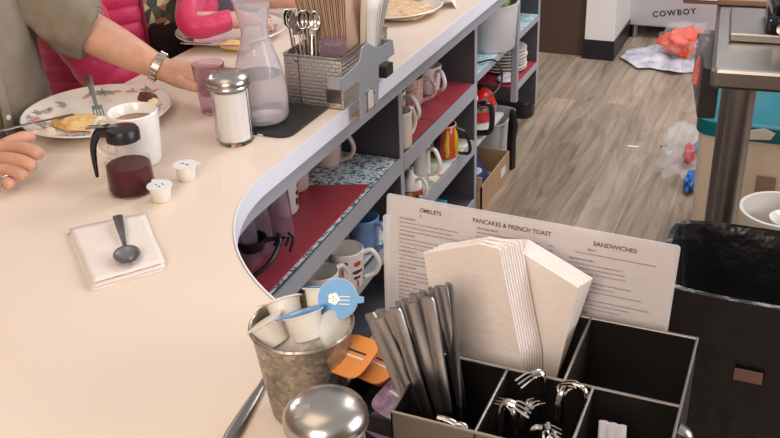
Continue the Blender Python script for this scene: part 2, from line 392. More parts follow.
for z in(S1,S2,S3): shelf(PY[1]+g,PY[2],z)
shelf(PY[2]+g,PY[3],S1+.02,.018)
shelf(2.91,PY[3],S2+.025,.02)
finish('toe_kick',box(-.36,-.34,2.91,3.20,0,.14),'black',cb,False)
props(finish('support_post',prism(rrect(-.062,-.040,2.875,2.897,.003),T-.475,T-.038),'grey_paint',None,False,bev=.001),'grey steel support post under the counter in front of the plates','post')
props(finish('end_kick_block',prism(rrect(-.33,-.115,3.33,3.43,.04),0,.062),'black',None,True,bev=.003),'rounded black kick block at the foot of the far cabinet end','kick block')
props(finish('steel_foot_band',prism(rrect(-.32,-.12,3.335,3.42,.03),.0625,.092),'steel_d',None,False,bev=.002),'stainless band resting on the black kick block','band')
# liners
def liner(name,pts,z,mt,label,th=.0022):
    return props(finish(name,prism(pts,T+z,T+z+th),mt,None,False,bev=.0006),label,'shelf liner')
E0=.0012
liner('shelf_liner',[(-.052,1.44),(-.066,1.93),(-.37,1.93),(-.37,1.22),(-.05,1.25)],S1+E0,'terrazzo','blue speckled liner at the mug end of the near upper shelf')
e=[(p[0]+.015,p[1]) for p in cedge(.068,y1=1.735) if p[1]>1.06]
liner('red_shelf_mat',[(-.068,1.775)]+e[1:]+[(e[-1][0],1.06),(-.36,1.06),(-.36,1.66)],S1+.0036,'red','red vinyl mat in the near upper shelf under the lilac tumblers')
liner('red_shelf_mat',[(-.068,1.962),(-.068,2.19),(-.375,2.19),(-.375,1.962)],S1+E0,'red','red vinyl mat under the tall cream mug, nearer half of the middle upper shelf')
liner('red_shelf_mat',[(-.066,2.193),(-.066,2.50),(-.375,2.50),(-.375,2.193)],S1+E0,'red','red vinyl mat beyond the seam, farther half of the middle upper shelf')
liner('floral_shelf_liner',[(-.066,1.16),(-.066,1.93),(-.37,1.93),(-.37,1.16)],S2+E0,'floral','flowered liner under the blue mug on the near middle shelf')
liner('floral_shelf_liner',[(-.066,1.962),(-.066,2.50),(-.37,2.50),(-.37,1.962)],S2+E0,'floral','flowered liner under the toucan mug on the lower shelf')
liner('pale_blue_shelf_liner',[(-.062,2.53),(-.062,3.195),(-.375,3.195),(-.375,2.53)],S1+.02+E0,'teal_liner','pale blue liner under the white tub on the far upper shelf')
liner('red_shelf_mat',[(-.062,2.915),(-.062,3.195),(-.375,3.195),(-.375,2.915)],S2+.025+E0,'red','red vinyl mat under the stack of plates')
bf=root('patterned_back_card','pale card with a gold butterfly pattern standing at the back of the near shelf','card',(0,0,0))
finish('card',box(-.383,-.380,1.62,1.93,T+S1+.005,T-.13),'plate',bf,False)
for i in range(7):
    y=1.66+.04*i; z=T-.20-.03*(i%3)
    finish('gold_line',tube([(-.3795,y-.014,z+.014),(-.3795,y,z),(-.3795,y+.016,z-.010),(-.3795,y+.02,z+.012)],.0018,n=6),mat('gold_print',(.45,.30,.10),.5),bf)

# ------------------------------------------------------------------ mugs
def mug(name,label,loc,rz,r,h,mt,rt=None,handle=1,hr=.0055,group=None,fill=None,hs=.72,neck=None,cat='mug',hmat=None,hout=.034):
    rt=rt or r
    o=root(name,label,cat,loc,rz,group); w=.0035
    prof=[(0,0),(r*.86,0),(r*.93,.002),(r,.008),((r+rt)/2,h*.5),(rt,h-.002),(rt-w/2,h),(rt-w,h-.002),((r+rt)/2-w,h*.5),(r-w,.012),(r*.7,.006),(0,.006)]
    if neck: prof=neck
    finish('body',lathe(prof,36),mt,o)
    if handle:
        z0=h*.5-h*hs/2; z1=h*.5+h*hs/2; rm=(r+rt)/2-.0015; ho=hout
        finish('handle',tube([(rm,0,z1),(rm+ho*.6,0,z1+.003),(rm+ho,0,h*.55),(rm+ho*.72,0,h*.27),(rm,0,z0)],hr,n=10,sx=1.25),hmat or mt,o)
    if fill: finish('drink',lathe([(0,h*.8),(rt-w-.0012,h*.8),(rt-w-.0012,h*.78),(0,h*.78)],30),fill,o)
    return o
# mug of the seated man
a=at(141,162,0)
mg=mug('coffee_mug','white diner mug standing behind the syrup dispenser',(a.x,a.y,T+.0003),math.radians(215),.038,.096,'cerw',rt=.0435,hout=.032,fill=mat('milky_coffee',(.30,.17,.10),.15))
def sh(u,v,z,dx=0): 
    p=at(u,v,z); return V((p.x+dx,p.y,T+z+.0002))
ROT=math.radians(-10)
L1=S1+.0038; 
mug('coffee_mug','pinkish beige mug on the blue speckled liner',sh(327,163,L1),math.radians(10),.036,.085,'cerpink',rt=.040)
m1=mug('coffee_mug','white mug with black figure print beside the lilac tumblers',sh(284,211,S1+.0062),math.radians(100),.034,.082,'cerw',rt=.036)
def decal(mg,r,h0,h1,a0,a1,items):
    """raised print on a mug's side: items = (fraction along, fraction up, w, h, material)"""
    for k,(fx,fy,w,hh,mt) in enumerate(items):
        bm=bmesh.new(); n=4
        lo=[];hi=[]
        for i in range(n+1):
            a=a0+(a1-a0)*(fx+w*(i/n-.5)); R=r+.0006
            zz=h0+(h1-h0)*fy; sl=.15*hh*(h1-h0)*math.sin(i*2.3+k)
            lo.append(bm.verts.new((R*math.cos(a),R*math.sin(a),zz-hh/2*(h1-h0)+sl))); hi.append(bm.verts.new((R*math.cos(a),R*math.sin(a),zz+hh/2*(h1-h0)-sl)))
        for i in range(n): bm.faces.new((lo[i],lo[i+1],hi[i+1],hi[i]))
        finish('print',bm,mt,mg)
decal(m1,.0352,.01,.09,math.radians(-150),math.radians(-60),[(.62,.5,.2,.14,'print_dark'),(.55,.25,.12,.2,'print_dark'),(.75,.22,.12,.2,'print_dark'),(.7,.68,.14,.1,'print_dark')])
mug('tall_cup','tall pale pink cup behind the white mug with black print',sh(296,188,S1+.0062),math.radians(120),.031,.115,'cerpink',rt=.034,handle=0,cat='cup')
# lilac tumblers
def tumbler(name,label,loc,r0,r1,h,group=None,flip=False,mt='purple'):
    w=.0018; o=root(name,label,'cup',loc,0,group)
    pr=[(0,0),(r0-.001,0),(r0,.001),(r1,h-.001),(r1-w/2,h),(r1-w,h-.001),(r0-w,.005),(0,.004)]
    if flip: pr=[(r,h-z) for r,z in pr]
    finish('cup_wall',lathe(pr,36),mt,o); return o
for (u,v,lb) in((280,238,'lilac plastic tumbler upside down on the red mat, rightmost of the four'),(259,250,'lilac plastic tumbler behind the black ladle, second from the rightmost'),(262,232,'lilac plastic tumbler upside down, farthest back under the counter edge'),(246,262,'lilac plastic tumbler at the curved corner, nearest of the four')):
    tumbler('lilac_tumbler',lb,sh(u,v,S1+.0062),.026,.032,.115,'lilac tumblers on the near shelf',True)
# black ladle
p=sh(262,262,S1+.0062); l=root('ladle','black plastic ladle leaning in front of the lilac tumblers','ladle',p)
finish('bowl',lathe([(0,.03),(.022,.034),(.031,.048),(.033,.060),(.030,.061),(.028,.05),(.02,.038),(0,.034)],24),'black',l,True,(-.012,-.012,0))
finish('handle',tube([(.018,-.01,.058),(.045,.0,.062),(.052,-.02,.05),(.045,-.055,.03),(.01,-.10,.006)],.005,n=8),'black',l)
for k in range(4):
    finish('clip',tube([(.02+.012*k,.02,.03+.012*k),(.03+.01*k,.028,.05),(.034+.008*k,.015,.062-.012*k)],.003,n=6),'black',l)
# near bay, middle shelf
mb=mug('coffee_mug','blue glazed mug behind the white mug with red print',sh(365,248,S2+.004),math.radians(-12),.035,.088,'cerblue',rt=.038)
mp=mug('coffee_mug','white mug with red and black print beside the blue mug',sh(348,283,S2+.004),math.radians(25),.038,.092,'cerw',rt=.040,hout=.036)
decal(mp,.0395,.0,.09,math.radians(-115),math.radians(-10),[(.62,.74,.26,.13,'print_r'),(.62,.52,.38,.09,'print_dark'),(.58,.36,.24,.07,'print_dark'),(.6,.2,.06,.18,'print_r'),(.15,.8,.3,.08,'print_dark'),(.12,.55,.06,.2,'print_r'),(.18,.25,.26,.07,'print_dark'),(.9,.3,.05,.2,'print_dark'),(.95,.2,.08,.06,'print_dark')])
mug('coffee_mug','plain white mug half hidden behind the tin of creamers',sh(322,302,S2+.004),math.radians(60),.040,.080,'cerw',rt=.042)
# middle bay, upper shelf
M1=S1+.0036
mug('coffee_mug','tall cream mug standing against the divider, nearest on the middle red mat',sh(400,146,M1),math.radians(75),.031,.096,'cercream',rt=.033)
mug('coffee_mug','cream mug with long handle behind the tall cream one',sh(392,126,M1),math.radians(-5),.036,.10,'cerw',rt=.040,hout=.045,hr=.006)
mug('coffee_mug','pink speckled straight mug with round handle',sh(411,104,M1),math.radians(20),.034,.080,'speckmug',rt=.036,hout=.036)
mug('coffee_mug','white mug farthest along the middle upper shelf',sh(428,92,M1),math.radians(-25),.033,.082,'cerw',rt=.041,hout=.034)
# middle bay, lower shelf
L2=S2+.0036
tm=mug('toucan_mug','red and yellow bird shaped mug with a black handle','',0,.036,.098,'plate',rt=.032) if False else None
o=root('toucan_mug','red and yellow parrot patterned mug with a black handle','mug',sh(446,155,L2),math.radians(5))
finish('body',lathe([(0,0),(.034,0),(.037,.006),(.037,.05),(.031,.096),(.029,.098),(.027,.094),(.033,.05),(.033,.008),(0,.006)],40),'redplastic' if False else mat('brick_red_glaze',(.55,.07,.035),.25,coat=.4),o)
finish('handle',tube([(.030,0,.088),(.058,0,.075),(.072,0,.035),(.066,0,.012),(.034,0,.012)],.005,n=8),'black',o)
ye=mat('yellow_glaze',(.75,.42,.03),.25,coat=.3)
for a0,zb in((-75,.0),(-28,.0)):
    a=math.radians(a0); pts=[((.0375)*math.cos(a+.12*math.sin(z*60)),(.0375)*math.sin(a+.12*math.sin(z*60)),z) for z in (.008,.025,.045)]+[(.035*math.cos(a+.1),.035*math.sin(a+.1),.068),(.031*math.cos(a+.15),.031*math.sin(a+.15),.09)]
    finish('yellow_wing',tube(pts,[.004,.007,.0085,.007,.003],n=8),ye,o)
a=math.radians(-115); finish('black_wing',tube([(.036*math.cos(a),.036*math.sin(a),.02),(.036*math.cos(a),.036*math.sin(a),.05),(.031*math.cos(a+.2),.031*math.sin(a+.2),.088)],[.005,.010,.004],n=8),'black',o)
finish('cream_rim',lathe([(.028,.094),(.031,.0945),(.0312,.099),(.028,.099)],36),'plate',o)
mug('coffee_mug','tall white mug with large handle between the parrot mug and the jug',sh(420,176,L2),math.radians(-15),.030,.098,'cerw',rt=.030,hout=.042,hs=.8)
j=root('jug','small white jug with narrow neck and a red and green painted band','jug',sh(411,199,L2),math.radians(-20))
finish('body',lathe([(0,0),(.026,0),(.032,.006),(.033,.035),(.028,.058),(.012,.070),(.008,.082),(.010,.09),(.006,.09),(.005,.08),(.008,.068),(0,.06)],34),'cerw',j)
finish('handle',tube([(.022,0,.064),(.045,0,.072),(.058,0,.05),(.048,0,.022),(.030,0,.018)],.0045,n=8),'cerw',j)
finish('painted_band',lathe([(.0333,.012),(.0337,.013),(.0336,.036),(.0330,.037)],34),speckle_mat('painted_band',(.45,.05,.04),[(.12,.2,.06),(.6,.35,.2),(.1,.03,.03)],90,.3),j)
# blue box on bottom shelf
p=at(463,190,-.585)
b=root('tissue_box','blue and white cardboard box on the bottom shelf','box',(-.21,2.21,T+S3+.0015))
finish('carton',box(-.09,.13,-.06,.10,0,.075),mat('white_card',(.72,.74,.78),.5),b,False,bev=.001)
finish('blue_lid',box(-.091,.131,-.061,.101,.0755,.085),mat('sky_blue_card',(.06,.42,.68),.45),b,False,bev=.001)
for i in range(3): finish('blue_stripe',box(.1305,.1312,-.05+.05*i,-.03+.05*i,.01,.07),MATS['sky_blue_card'],b,False)
# ------------------------------------------------------------------ far bay
# cardboard box with navy cloth, on the floor
cbx=root('cardboard_box','open cardboard box of navy cloth on the floor under the shelves','box',(0,0,0))
x1=-.045; x0=-.33; y0=2.53; y1=2.83; zt=.085
bm=bmesh.new(); box(x0,x1,y0,y1,0.001,.006,bm); box(x1-.005,x1,y0,y1,.006,.088,bm); box(x0,x0+.005,y0,y1,.006,.12,bm); box(x0,x1,y0,y0+.005,.006,.12,bm); box(x0,x1,y1-.005,y1,.006,.088,bm)
finish('carton',bm,'card',cbx,False)
lb=finish('label',box(x1+.0002,x1+.001,2.73,2.78,.028,.058),'paper',cbx,False)
def cloth(name,cx,cy,rx,ry,z0,h,seed,mt,label,cat,n=26,sc=9,parent=None,fl=.004):
    """crumpled cloth heap with thickness"""
    bm=bmesh.new(); g=[]
    for i in range(n+1):
        row=[]
        for k in range(n+1):
            a=(i/n*2-1); b=(k/n*2-1); d=max(abs(a),abs(b)); r=math.hypot(a,b) or 1; s=d/r
            q=V((a*s*rx*(1+.22*noise.noise(V((a*2,b*2,seed)))),b*s*ry*(1+.22*noise.noise(V((a*2,b*2,seed+9)))),0))
            w=abs(noise.noise(V((q.x*sc,q.y*sc,seed))))+.5*abs(noise.noise(V((q.x*sc*2.3,q.y*sc*2.3,seed+4))))
            z=z0+fl+h*(.25+1.5*w)*(1-d**3*.75)
            row.append(bm.verts.new((cx+q.x,cy+q.y,z)))
        g.append(row)
    for i in range(n):
        for k in range(n): bm.faces.new((g[i][k],g[i+1][k],g[i+1][k+1],g[i][k+1]))
    o=finish(name,bm,mt,parent)
    s=o.modifiers.new('sol','SOLIDIFY'); s.thickness=.003; s.offset=1
    u=o.modifiers.new('sub','SUBSURF'); u.levels=1; u.render_levels=1
    if label: props(o,label,cat)
    return o
cloth('folded_cloth',-.17,2.67,.10,.12,.008,.095,3,'navy','crumpled navy cloth filling the cardboard box','cloth',fl=.01)
cloth('rag',-.10,2.60,.03,.03,.095,.02,5,'ragw','small grey rag on the navy cloth','rag',n=12)
# translucent bin on the floor behind carton
tb=root('plastic_bin','cloudy plastic bin standing on the floor beyond the cardboard box','bin',(-.165,2.945,0.0005))
bm=loft([((0,0,0),.062,.075,0),((0,0,.155),.08,.092,0),((0,0,.16),.087,.099,0),((0,0,.163),.083,.095,0),((0,0,.155),.075,.087,0),((0,0,.006),.058,.07,0)],40,pw=5)
finish('tub',bm,'trans',tb)
# black holdall
props(finish('black_bag',loft([((-.055,2.88,.001),.014,.018,0),((-.055,2.88,.10),.014,.016,0),((-.047,2.87,.17),.016,.014,0),((-.05,2.87,.22),.008,.008,0)],20,ripple=lambda t,k,c:.12*math.sin(t*5+k)),'black'),'small black bag hanging down by the foot of the grey post','bag')
# low shelf carrying pitcher
props(finish('riser_shelf',box(-.36,-.075,2.53,2.85,.205,.215),'white_wall',None,False),'low white riser shelf behind the cardboard box','shelf')
pc=root('glass_pitcher','clear pitcher with a thick black handle under the pale blue shelf','pitcher',(-.150,2.60,.2155),math.radians(20))
finish('body',lathe([(0,0),(.045,0),(.05,.006),(.056,.115),(.054,.117),(.050,.115),(.045,.01),(0,.008)],36),'trans',pc)
finish('handle',tube([(.052,0,.105),(.085,0,.112),(.105,0,.10),(.108,0,.05),(.10,0,.018),(.06,0,.014)],.009,n=10,sx=1.3),'blackgloss',pc)
kt=root('red_kettle','shiny red pot beneath the pale blue shelf','pot',(-.135,2.775,.2155))
finish('body',lathe([(0,.0),(.04,.0),(.052,.02),(.055,.05),(.045,.085),(.03,.10),(0,.106)],30),'redplastic',kt)
finish('steel_band',lathe([(.0545,.04),(.0565,.041),(.0565,.055),(.0545,.056)],30),'chrome',kt)
finish('knob',lathe([(0,.104),(.008,.105),(.012,.115),(0,.12)],16),'black',kt)
cloth('white_pouch',-.13,2.60,.045,.05,.335,.035,8,mat('white_film',(.78,.80,.84),.4),'crumpled white plastic pouch on the glass pitcher','pouch',n=14)
cloth('white_towel',-.10,2.97,.035,.045,.284,.02,12,'ragw','folded white towel on the far red mat before the plates','towel',n=14)
MATS['white_film']
tub=root('white_tub','white plastic tub with a green handled brush under the counter end','tub',(-.105,2.79,T+S1+.0245))
finish('tub_wall',lathe([(0,0),(.073,0),(.077,.004),(.085,.140),(.089,.142),(.089,.148),(.082,.148),(.074,.008),(0,.006)],40),mat('tub_plastic',(.62,.60,.60),.4),tub)
gb=root('scrub_brush','lime green brush standing in the white tub','brush',(-.105,2.79,T+S1+.032))
finish('brush_handle',tube([(0,.0,.0),(0,.0,.08),(.02,.01,.135)],.006,n=8),MATS['lime_plastic'],gb)
finish('brush_head',prism(rrect(.0,.055,-.02,.03,.008),.125,.148),MATS['lime_plastic'],gb,bev=.003)
props(finish('pepper_packet',prism(rrect(-.11,-.085,2.545,2.585,.004),T+S1+.0245,T+S1+.085),MATS['brick_red_glaze'],None,True,bev=.002),'small red plastic container in the corner of the pale blue shelf','container')
p0=V((-.13,2.70,T+S1+.028))
props(finish('power_cord',tube([(-.22,2.60,T+S1+.028),(-.10,2.60,T+S1+.03),(-.052,2.66,T+S1+.026),(-.05,2.74,T-.33),(-.052,2.70,T-.37),(-.08,2.62,T-.39),(-.10,2.56,T-.44),(-.11,2.545,T-.48)],.003,n=6),'black'),'black power cord looping over the pale blue shelf edge','cord')
# plates
pc0=at(507,66,S2+.028); px,py=-.155,3.09
prp=None
for i in range(7):
    z=T+S2+.0285+.0115*i
    if prp is None:
        prp=props(finish('dinner_plate',lathe([(0,0),(.05,0),(.055,.003),(.084,.011),(.085,.0125),(.083,.0128),(.054,.0055),(0,.0035)],40),'plate',None,True,(px,py,z)),'white plate at the bottom of the stack on the far red mat','plate','plates stacked on the far red mat')
    else:
        q=prp.copy(); C.objects.link(q); q.location=(px+.002*math.sin(i*2),py+.002*math.cos(i*3),z); q['label']='white plate %s in the stack on the far red mat'%['','second from the bottom','third from the bottom','in the middle','third from the top','second from the top','topmost'][i]
# ------------------------------------------------------------------ things on the long counter
def on(u,v,e=.0003): p=at(u,v,0); return V((p.x,p.y,T+e))
def sugar(loc,label):
    o=root('sugar_shaker',label,'sugar shaker',loc); n=48
    rip=lambda a,z:.0011*math.cos(a*12)
    finish('glass_jar',lathe([(0,0),(.031,0),(.033,.003),(.0335,.10),(.031,.116),(.0295,.116),(.031,.10),(.0308,.008),(0,.007)],96,ripple=rip),mat('thin_jar_glass',(.95,.95,.95),.03,0,1,1.08),o)
    finish('sugar',lathe([(0,.0075),(.0285,.0075),(.0300,.099),(.015,.102),(0,.104)],40),'sugar',o)
    l=finish('lid',lathe([(.033,.106),(.0375,.106),(.0388,.109),(.0378,.1115),(.0388,.114),(.0385,.118),(.0360,.1235),(.030,.129),(.020,.133),(.009,.1345),(0,.135)],56),mat('lid_steel',(.50,.46,.41),.27,1),o)
    finish('pour_flap',box(-.007,.007,-.0075,.0075,0,.0012),'steel',l,False,(-.012,-.018,.1312),(math.radians(14),math.radians(-8),.3),bev=.0004)
    return o
sugar(on(236,141),'glass sugar shaker with domed steel lid beside the water carafe')
_p=at(325,411,.122); sugar(V((_p.x,_p.y,T+.0003)),'near sugar shaker, only its domed steel lid showing beside the tin cup')
# syrup dispenser
s=root('syrup_dispenser','plastic syrup dispenser with black spout lid, half full of dark syrup','syrup dispenser',on(133,190),math.radians(28))
finish('jar',lathe([(0,0),(.036,0),(.0390,.003),(.0390,.012),(.0350,.055),(.0255,.092),(.0255,.100),(.024,.100),(.0240,.092),(.0335,.055),(.0375,.012),(.036,.004),(0,.0035)],44),mat('frosted_plastic',(.95,.95,.97),.03,0,1,1.02),s)
finish('syrup',lathe([(0,.004),(.0358,.0045),(.0373,.012),(.0345,.048),(0,.048)],40),'syrup',s)
cp=finish('lid',lathe([(.0262,.090),(.0272,.091),(.0268,.106),(.024,.110),(.012,.112),(0,.1125)],40),'black',s)
finish('spout',prism([(-.022,-.012),(-.022,.012),(-.045,.006),(-.045,-.006)],.094,.108),'black',cp,bev=.003)
finish('handle',tube([(-.022,.0,.108),(-.045,0,.098),(-.058,0,.075),(-.062,0,.045),(-.0625,0,.018)],[.008,.0075,.006,.0045,.003],n=8,sx=.9),'black',cp)
finish('thumb_lever',tube([(-.006,0,.113),(-.035,0,.110),(-.062,.0,.106)],[.004,.0045,.006],n=8,sx=1.4,sy=.4),'steel',cp)
s.rotation_euler=(0,0,math.radians(8))
# creamers
def creamer(name,label,loc,rot=None,lid='foil',group=None,open_=False,k=1.0):
    o=root(name,label,'creamer',loc,0,group,rot)
    finish('cup',lathe([(0,0),(.0115*k,0),(.0125*k,.001),(.0152*k,.021*k),(.0178*k,.0215*k),(.0178*k,.0225*k),(.0145*k,.0225*k),(.0118*k,.003),(0,.002)],30),'creamer',o)
    bm=lathe([(0,.0227*k),(.0172*k,.0227*k),(.0174*k,.0232*k),(0,.0234*k)],30)
    prism([(.014*k,-.005),(.023*k,-.003),(.023*k,.003),(.014*k,.005)],.0228*k,.0232*k,bm)
    l=finish('foil_lid',bm,lid,o)
    return o,l
o,l=creamer('creamer_cup','small white creamer cup nearest the syrup dispenser',on(162,200),(0,0,2.6),k=1.16)
for dx,dy,w in((-.006,.003,.005),(.004,.004,.004),(-.001,-.005,.006)): finish('print',box(dx-w/2,dx+w/2,dy-.001,dy+.001,.0272,.0274),'print_dark',l,False)
o,l=creamer('creamer_cup','small white creamer cup farther from the syrup dispenser',on(187,179),(0,0,.5),k=1.16)
for dx,dy,w in((-.004,.004,.006),(.004,-.003,.006)): finish('print',box(dx-w/2,dx+w/2,dy-.0014,dy+.0014,.0272,.0274),'print_dark',l,False)
# folded napkin with teaspoon
q=[at(u,v,0) for u,v in((70,232),(145,216),(166,268),(94,289))]
bm=bmesh.new()
def sheet(bm,q,z0,z1,n=14,seed=0,amp=.0012):
    g=[]
    for i in range(n+1):
        r=[]
        for k in range(n+1):
            a=i/n;b=k/n; p=q[0].lerp(q[1],a).lerp(q[3].lerp(q[2],a),b)
            p=V((p.x+.002*noise.noise(V((a*3,b*3,seed))),p.y+.002*noise.noise(V((a*3,b*3,seed+5))),T+z0+(z1-z0)*b+amp*(1+noise.noise(V((p.x*40,p.y*40,seed))))))
            r.append(bm.verts.new(p))
        g.append(r)
    for i in range(n):
        for k in range(n): bm.faces.new((g[i][k],g[i+1][k],g[i+1][k+1],g[i][k+1]))
sheet(bm,q,.0045,.0085); sheet(bm,[x+V((.002,-.003,0)) for x in q],.0025,.004,seed=3,amp=.0006); sheet(bm,[x+V((.001,-.007,0)) for x in q],.0006,.0006,seed=6,amp=.0003)
nk=finish('folded_napkin',bm,'napkin'); sm=nk.modifiers.new('s','SOLIDIFY'); sm.thickness=.0006; sm.offset=0
props(nk,'folded white paper napkin lying flat on the counter under a teaspoon','napkin')
def spoon(name,label,p0,p1,bowl=.020,bl=.030,group=None,w=.004,cat='spoon',mt='chrome'):
    """handle tip p0 to bowl tip p1"""
    d=(p1-p0); L=d.length; o=root(name,label,cat,p0,0,group)
    zq=d.to_track_quat('X','Z'); o.rotation_mode='QUATERNION'; o.rotation_quaternion=zq
    h=finish('handle',tube([(0,0,.003),(L*.25,0,.004),(L*.5,0,.003),(L-bl*1.9,0,.005)],[w*1.7,w*1.3,w*.75,w*.6],n=10,sx=1,sy=.32),mt,o)
    bm=bmesh.new(); n=26; m_=8; rings=[]
    for i in range(m_+1):
        f=i/m_; ring=[]
        for k in range(n):
            t=2*PI*k/n; x=math.cos(t)*bl*f; y=math.sin(t)*bowl*f*(1-.16*math.cos(t)*f)
            ring.append(bm.verts.new((L-bl+x,y,.0075*f*f)))
        rings.append(ring)
    bmesh.ops.remove_doubles(bm,verts=rings[0],dist=1)
    rings=rings[1:]
    for a,b in zip(rings,rings[1:]):
        for k in range(n): bm.faces.new((a[k],a[(k+1)%n],b[(k+1)%n],b[k]))
    c=[v for v in bm.verts if v not in sum(rings,[])][0]
    for k in range(n): bm.faces.new((c,rings[0][k],rings[0][(k+1)%n]))
    b=finish('bowl',bm,mt,o); s_=b.modifiers.new('s','SOLIDIFY'); s_.thickness=.0012; s_.offset=1
    return o
spoon('teaspoon','steel teaspoon lying on the folded napkin',at(118,218,.0115),at(130,268,.0115),.0180,.0275,w=.0048,mt='knife_steel')
# plates of food
def dinner(u,v,r,label,flower=True,oval=1.0,rz=0,lip=.022):
    p=on(u,v); o=root('dinner_plate',label,'plate',p,rz)
    bm=lathe([(0,0),(r*.6,0),(r*.64,.003),(r*.98,lip-.002),(r,lip),(r*.985,lip+.0018),(r*.66,.0075),(r*.6,.005),(0,.0048)],72)
    for v_ in bm.verts: v_.co.y*=oval
    finish('dish',bm,'plate',o)
    if flower:
        rnd=random.Random(int(u)); 
        for c in range(9):
            a=rnd.uniform(0,2*PI) if c>6 else 2*PI*c/7+.3
            rr=r*rnd.uniform(.76,.88); z=.0078+(rr/r-.66)/.32*(lip-.006)
            for k in range(7):
                bm=bmesh.new(); aa=a+rnd.uniform(-.28,.28); r2=rr*rnd.uniform(.92,1.06); z2=.0086+(r2/r-.66)/.32*(lip-.006)
                w=rnd.uniform(.008,.017)
                mt=[mat('rose_print',(.62,.28,.24),.3),mat('sage_print',(.30,.33,.28),.3),mat('slate_print',(.32,.34,.40),.3)][(c+k)%3]
                x,y=r2*math.cos(aa),r2*math.sin(aa)*oval
                ring=tube([(x-w*math.cos(k*1.9),y-w*math.sin(k*1.9),z2),(x+.3*w,y,z2+.0006),(x+w*math.cos(k*1.9),y+w*math.sin(k*1.9),z2)],[.0009,.0030,.0009],n=5,k=3)
                finish('printed_sprig',ring,mt,o)
    return o
dinner(99,120,.143,'patterned plate of egg, toast and sausage before the man in khaki',rz=.2)
def blob(name,label,cat,p,rx,ry,h,seed,mt,flat=.5):
    bm=bmesh.new(); bmesh.ops.create_icosphere(bm,subdivisions=4,radius=1)
    for v in bm.verts:
        d=v.co.copy(); k=1+.25*noise.noise(d*1.8+V((seed,0,0)))+.08*noise.noise(d*6+V((seed,2,0)))
        v.co=V((d.x*rx*k,d.y*ry*k,max(d.z*k,-.25)*h+h*.26))
    return props(finish(name,bm,mt,None,True,p),label,cat)
def onp(u,v,z): p=at(u,v,z); return V((p.x,p.y,T+z))
blob('fried_egg_on_toast','golden fried egg and pancake piece on the patterned plate','food',onp(80,125,.007),.062,.032,.013,1,'egg')
blob('egg_white_piece','pale scrap of egg at the near edge of the patterned plate','food',onp(50,133,.010),.014,.010,.008,6,mat('egg_white',(.72,.62,.46),.5))
blob('sausage','dark browned sausage on the far rim of the patterned plate','food',onp(148,100,.014),.024,.012,.013,2,'sausage')
blob('biscuit_piece','small pale biscuit piece beside the sausage','food',onp(154,107,.012),.014,.012,.014,3,mat('biscuit',(.80,.63,.38),.8,bump=.4))
def knife(name,label,p0,p1,w=.009,group=None,mt='steel',blade=True,wh=None):
    d=p1-p0; L=d.length; o=root(name,label,'knife',p0,0,group); o.rotation_mode='QUATERNION'; o.rotation_quaternion=d.to_track_quat('X','Z')
    finish('handle',tube([(0,0,0),(L*.08,0,0),(L*.3,0,0),(L*.47,0,0)],[w*.75,w,w*.8,w*.5],n=12,sx=1,sy=.42,k=4),mt,o)
    if blade: finish('blade',prism([(L*.45,-w*.45),(L*.9,-w*.9),(L*.985,-w*.5),(L,w*.1),(L*.97,w*.45),(L*.45,w*.45)],-.0006,.0006),mt,o,False,bev=.0003)
    return o
knife('table_knife','table knife held in the right hand, its blade on the patterned plate',at(-2,131,.045),at(74,114,.020),.0065,mt='steel_d')
def fork(name,label,p0,p1,group=None,mt='chrome',w=.005,cat='fork'):
    d=p1-p0; L=d.length; o=root(name,label,cat,p0,0,group); o.rotation_mode='QUATERNION'; o.rotation_quaternion=d.to_track_quat('X','Z')
    finish('handle',tube([(0,0,0),(L*.2,0,.002),(L*.5,0,0),(L*.72,0,-.002)],[w*1.6,w*1.2,w*.7,w*.6],n=10,sy=.35),mt,o)
    bm=bmesh.new(); box(L*.70,L*.80,-.010,.010,-.003,-.0015,bm)
    for k in range(4): box(L*.79,L,-.010+.0057*k,-.0072+.0057*k,-.003,-.0015,bm)
    finish('tines',bm,mt,o,False,bev=.0006); return o
fork('dinner_fork','fork leaning over the patterned plate, handle pointing up',at(88,77,.060),at(100,117,.018),mt='steel',w=.006)
# plate of the woman in pink
dinner(232,37,.135,'patterned plate with cake slice before the woman in pink',rz=1.1)
blob('cake_slice','yellow slice of cake on the plate before the pink jacket','food',onp(234,48,.010),.034,.014,.014,4,mat('cake',(.80,.55,.22),.8,bump=.4))
knife('table_knife','table knife resting across the rim of the plate behind the water carafe',at(181,43,.024),at(246,46,.022),.006,mt='chrome')
dinner(392,12,.135,'cream plate with leftover hash browns beyond the steel caddy',flower=False,rz=0)
blob('hash_browns','orange brown leftover hash browns on the far cream plate','food',onp(400,12,.008),.085,.080,.016,9,mat('hash',(.62,.36,.17),.8,col2=(.78,.60,.40),vscale=60,bump=.8,bscale=90))
tumbler('juice_glass','small glass of orange drink beyond the far cream plate',on(422,2),.026,.030,.085,mt='glass')
finish('juice',lathe([(0,.006),(.0238,.006),(.0262,.06),(0,.06)],30),mat('orange_juice',(.75,.30,.04),.3),bpy.data.objects.get('juice_glass'),True)
tc=props(finish('tent_card',prism([(0,0),(.028,.05),(.03,.05),(.058,0),(.056,0),(.029,.047),(.002,0)],-.035,.035,mtx=Matrix.Rotation(PI/2,4,'X')),'paper',None,False,on(434,6),(0,0,.4)),'small white folded card on the far counter','card')
for i in range(3): finish('print_line',box(.036+.004*i,.0365+.004*i,-.02,.02,.0,.0005),'print_dark',tc,False,(0,0,0))
props(finish('black_tray',prism(rrect(-.24,-.05,2.40,2.6,.02),T+.0005,T+.02),'black',None,True,bev=.004),'black tray at the far end of the counter','tray')
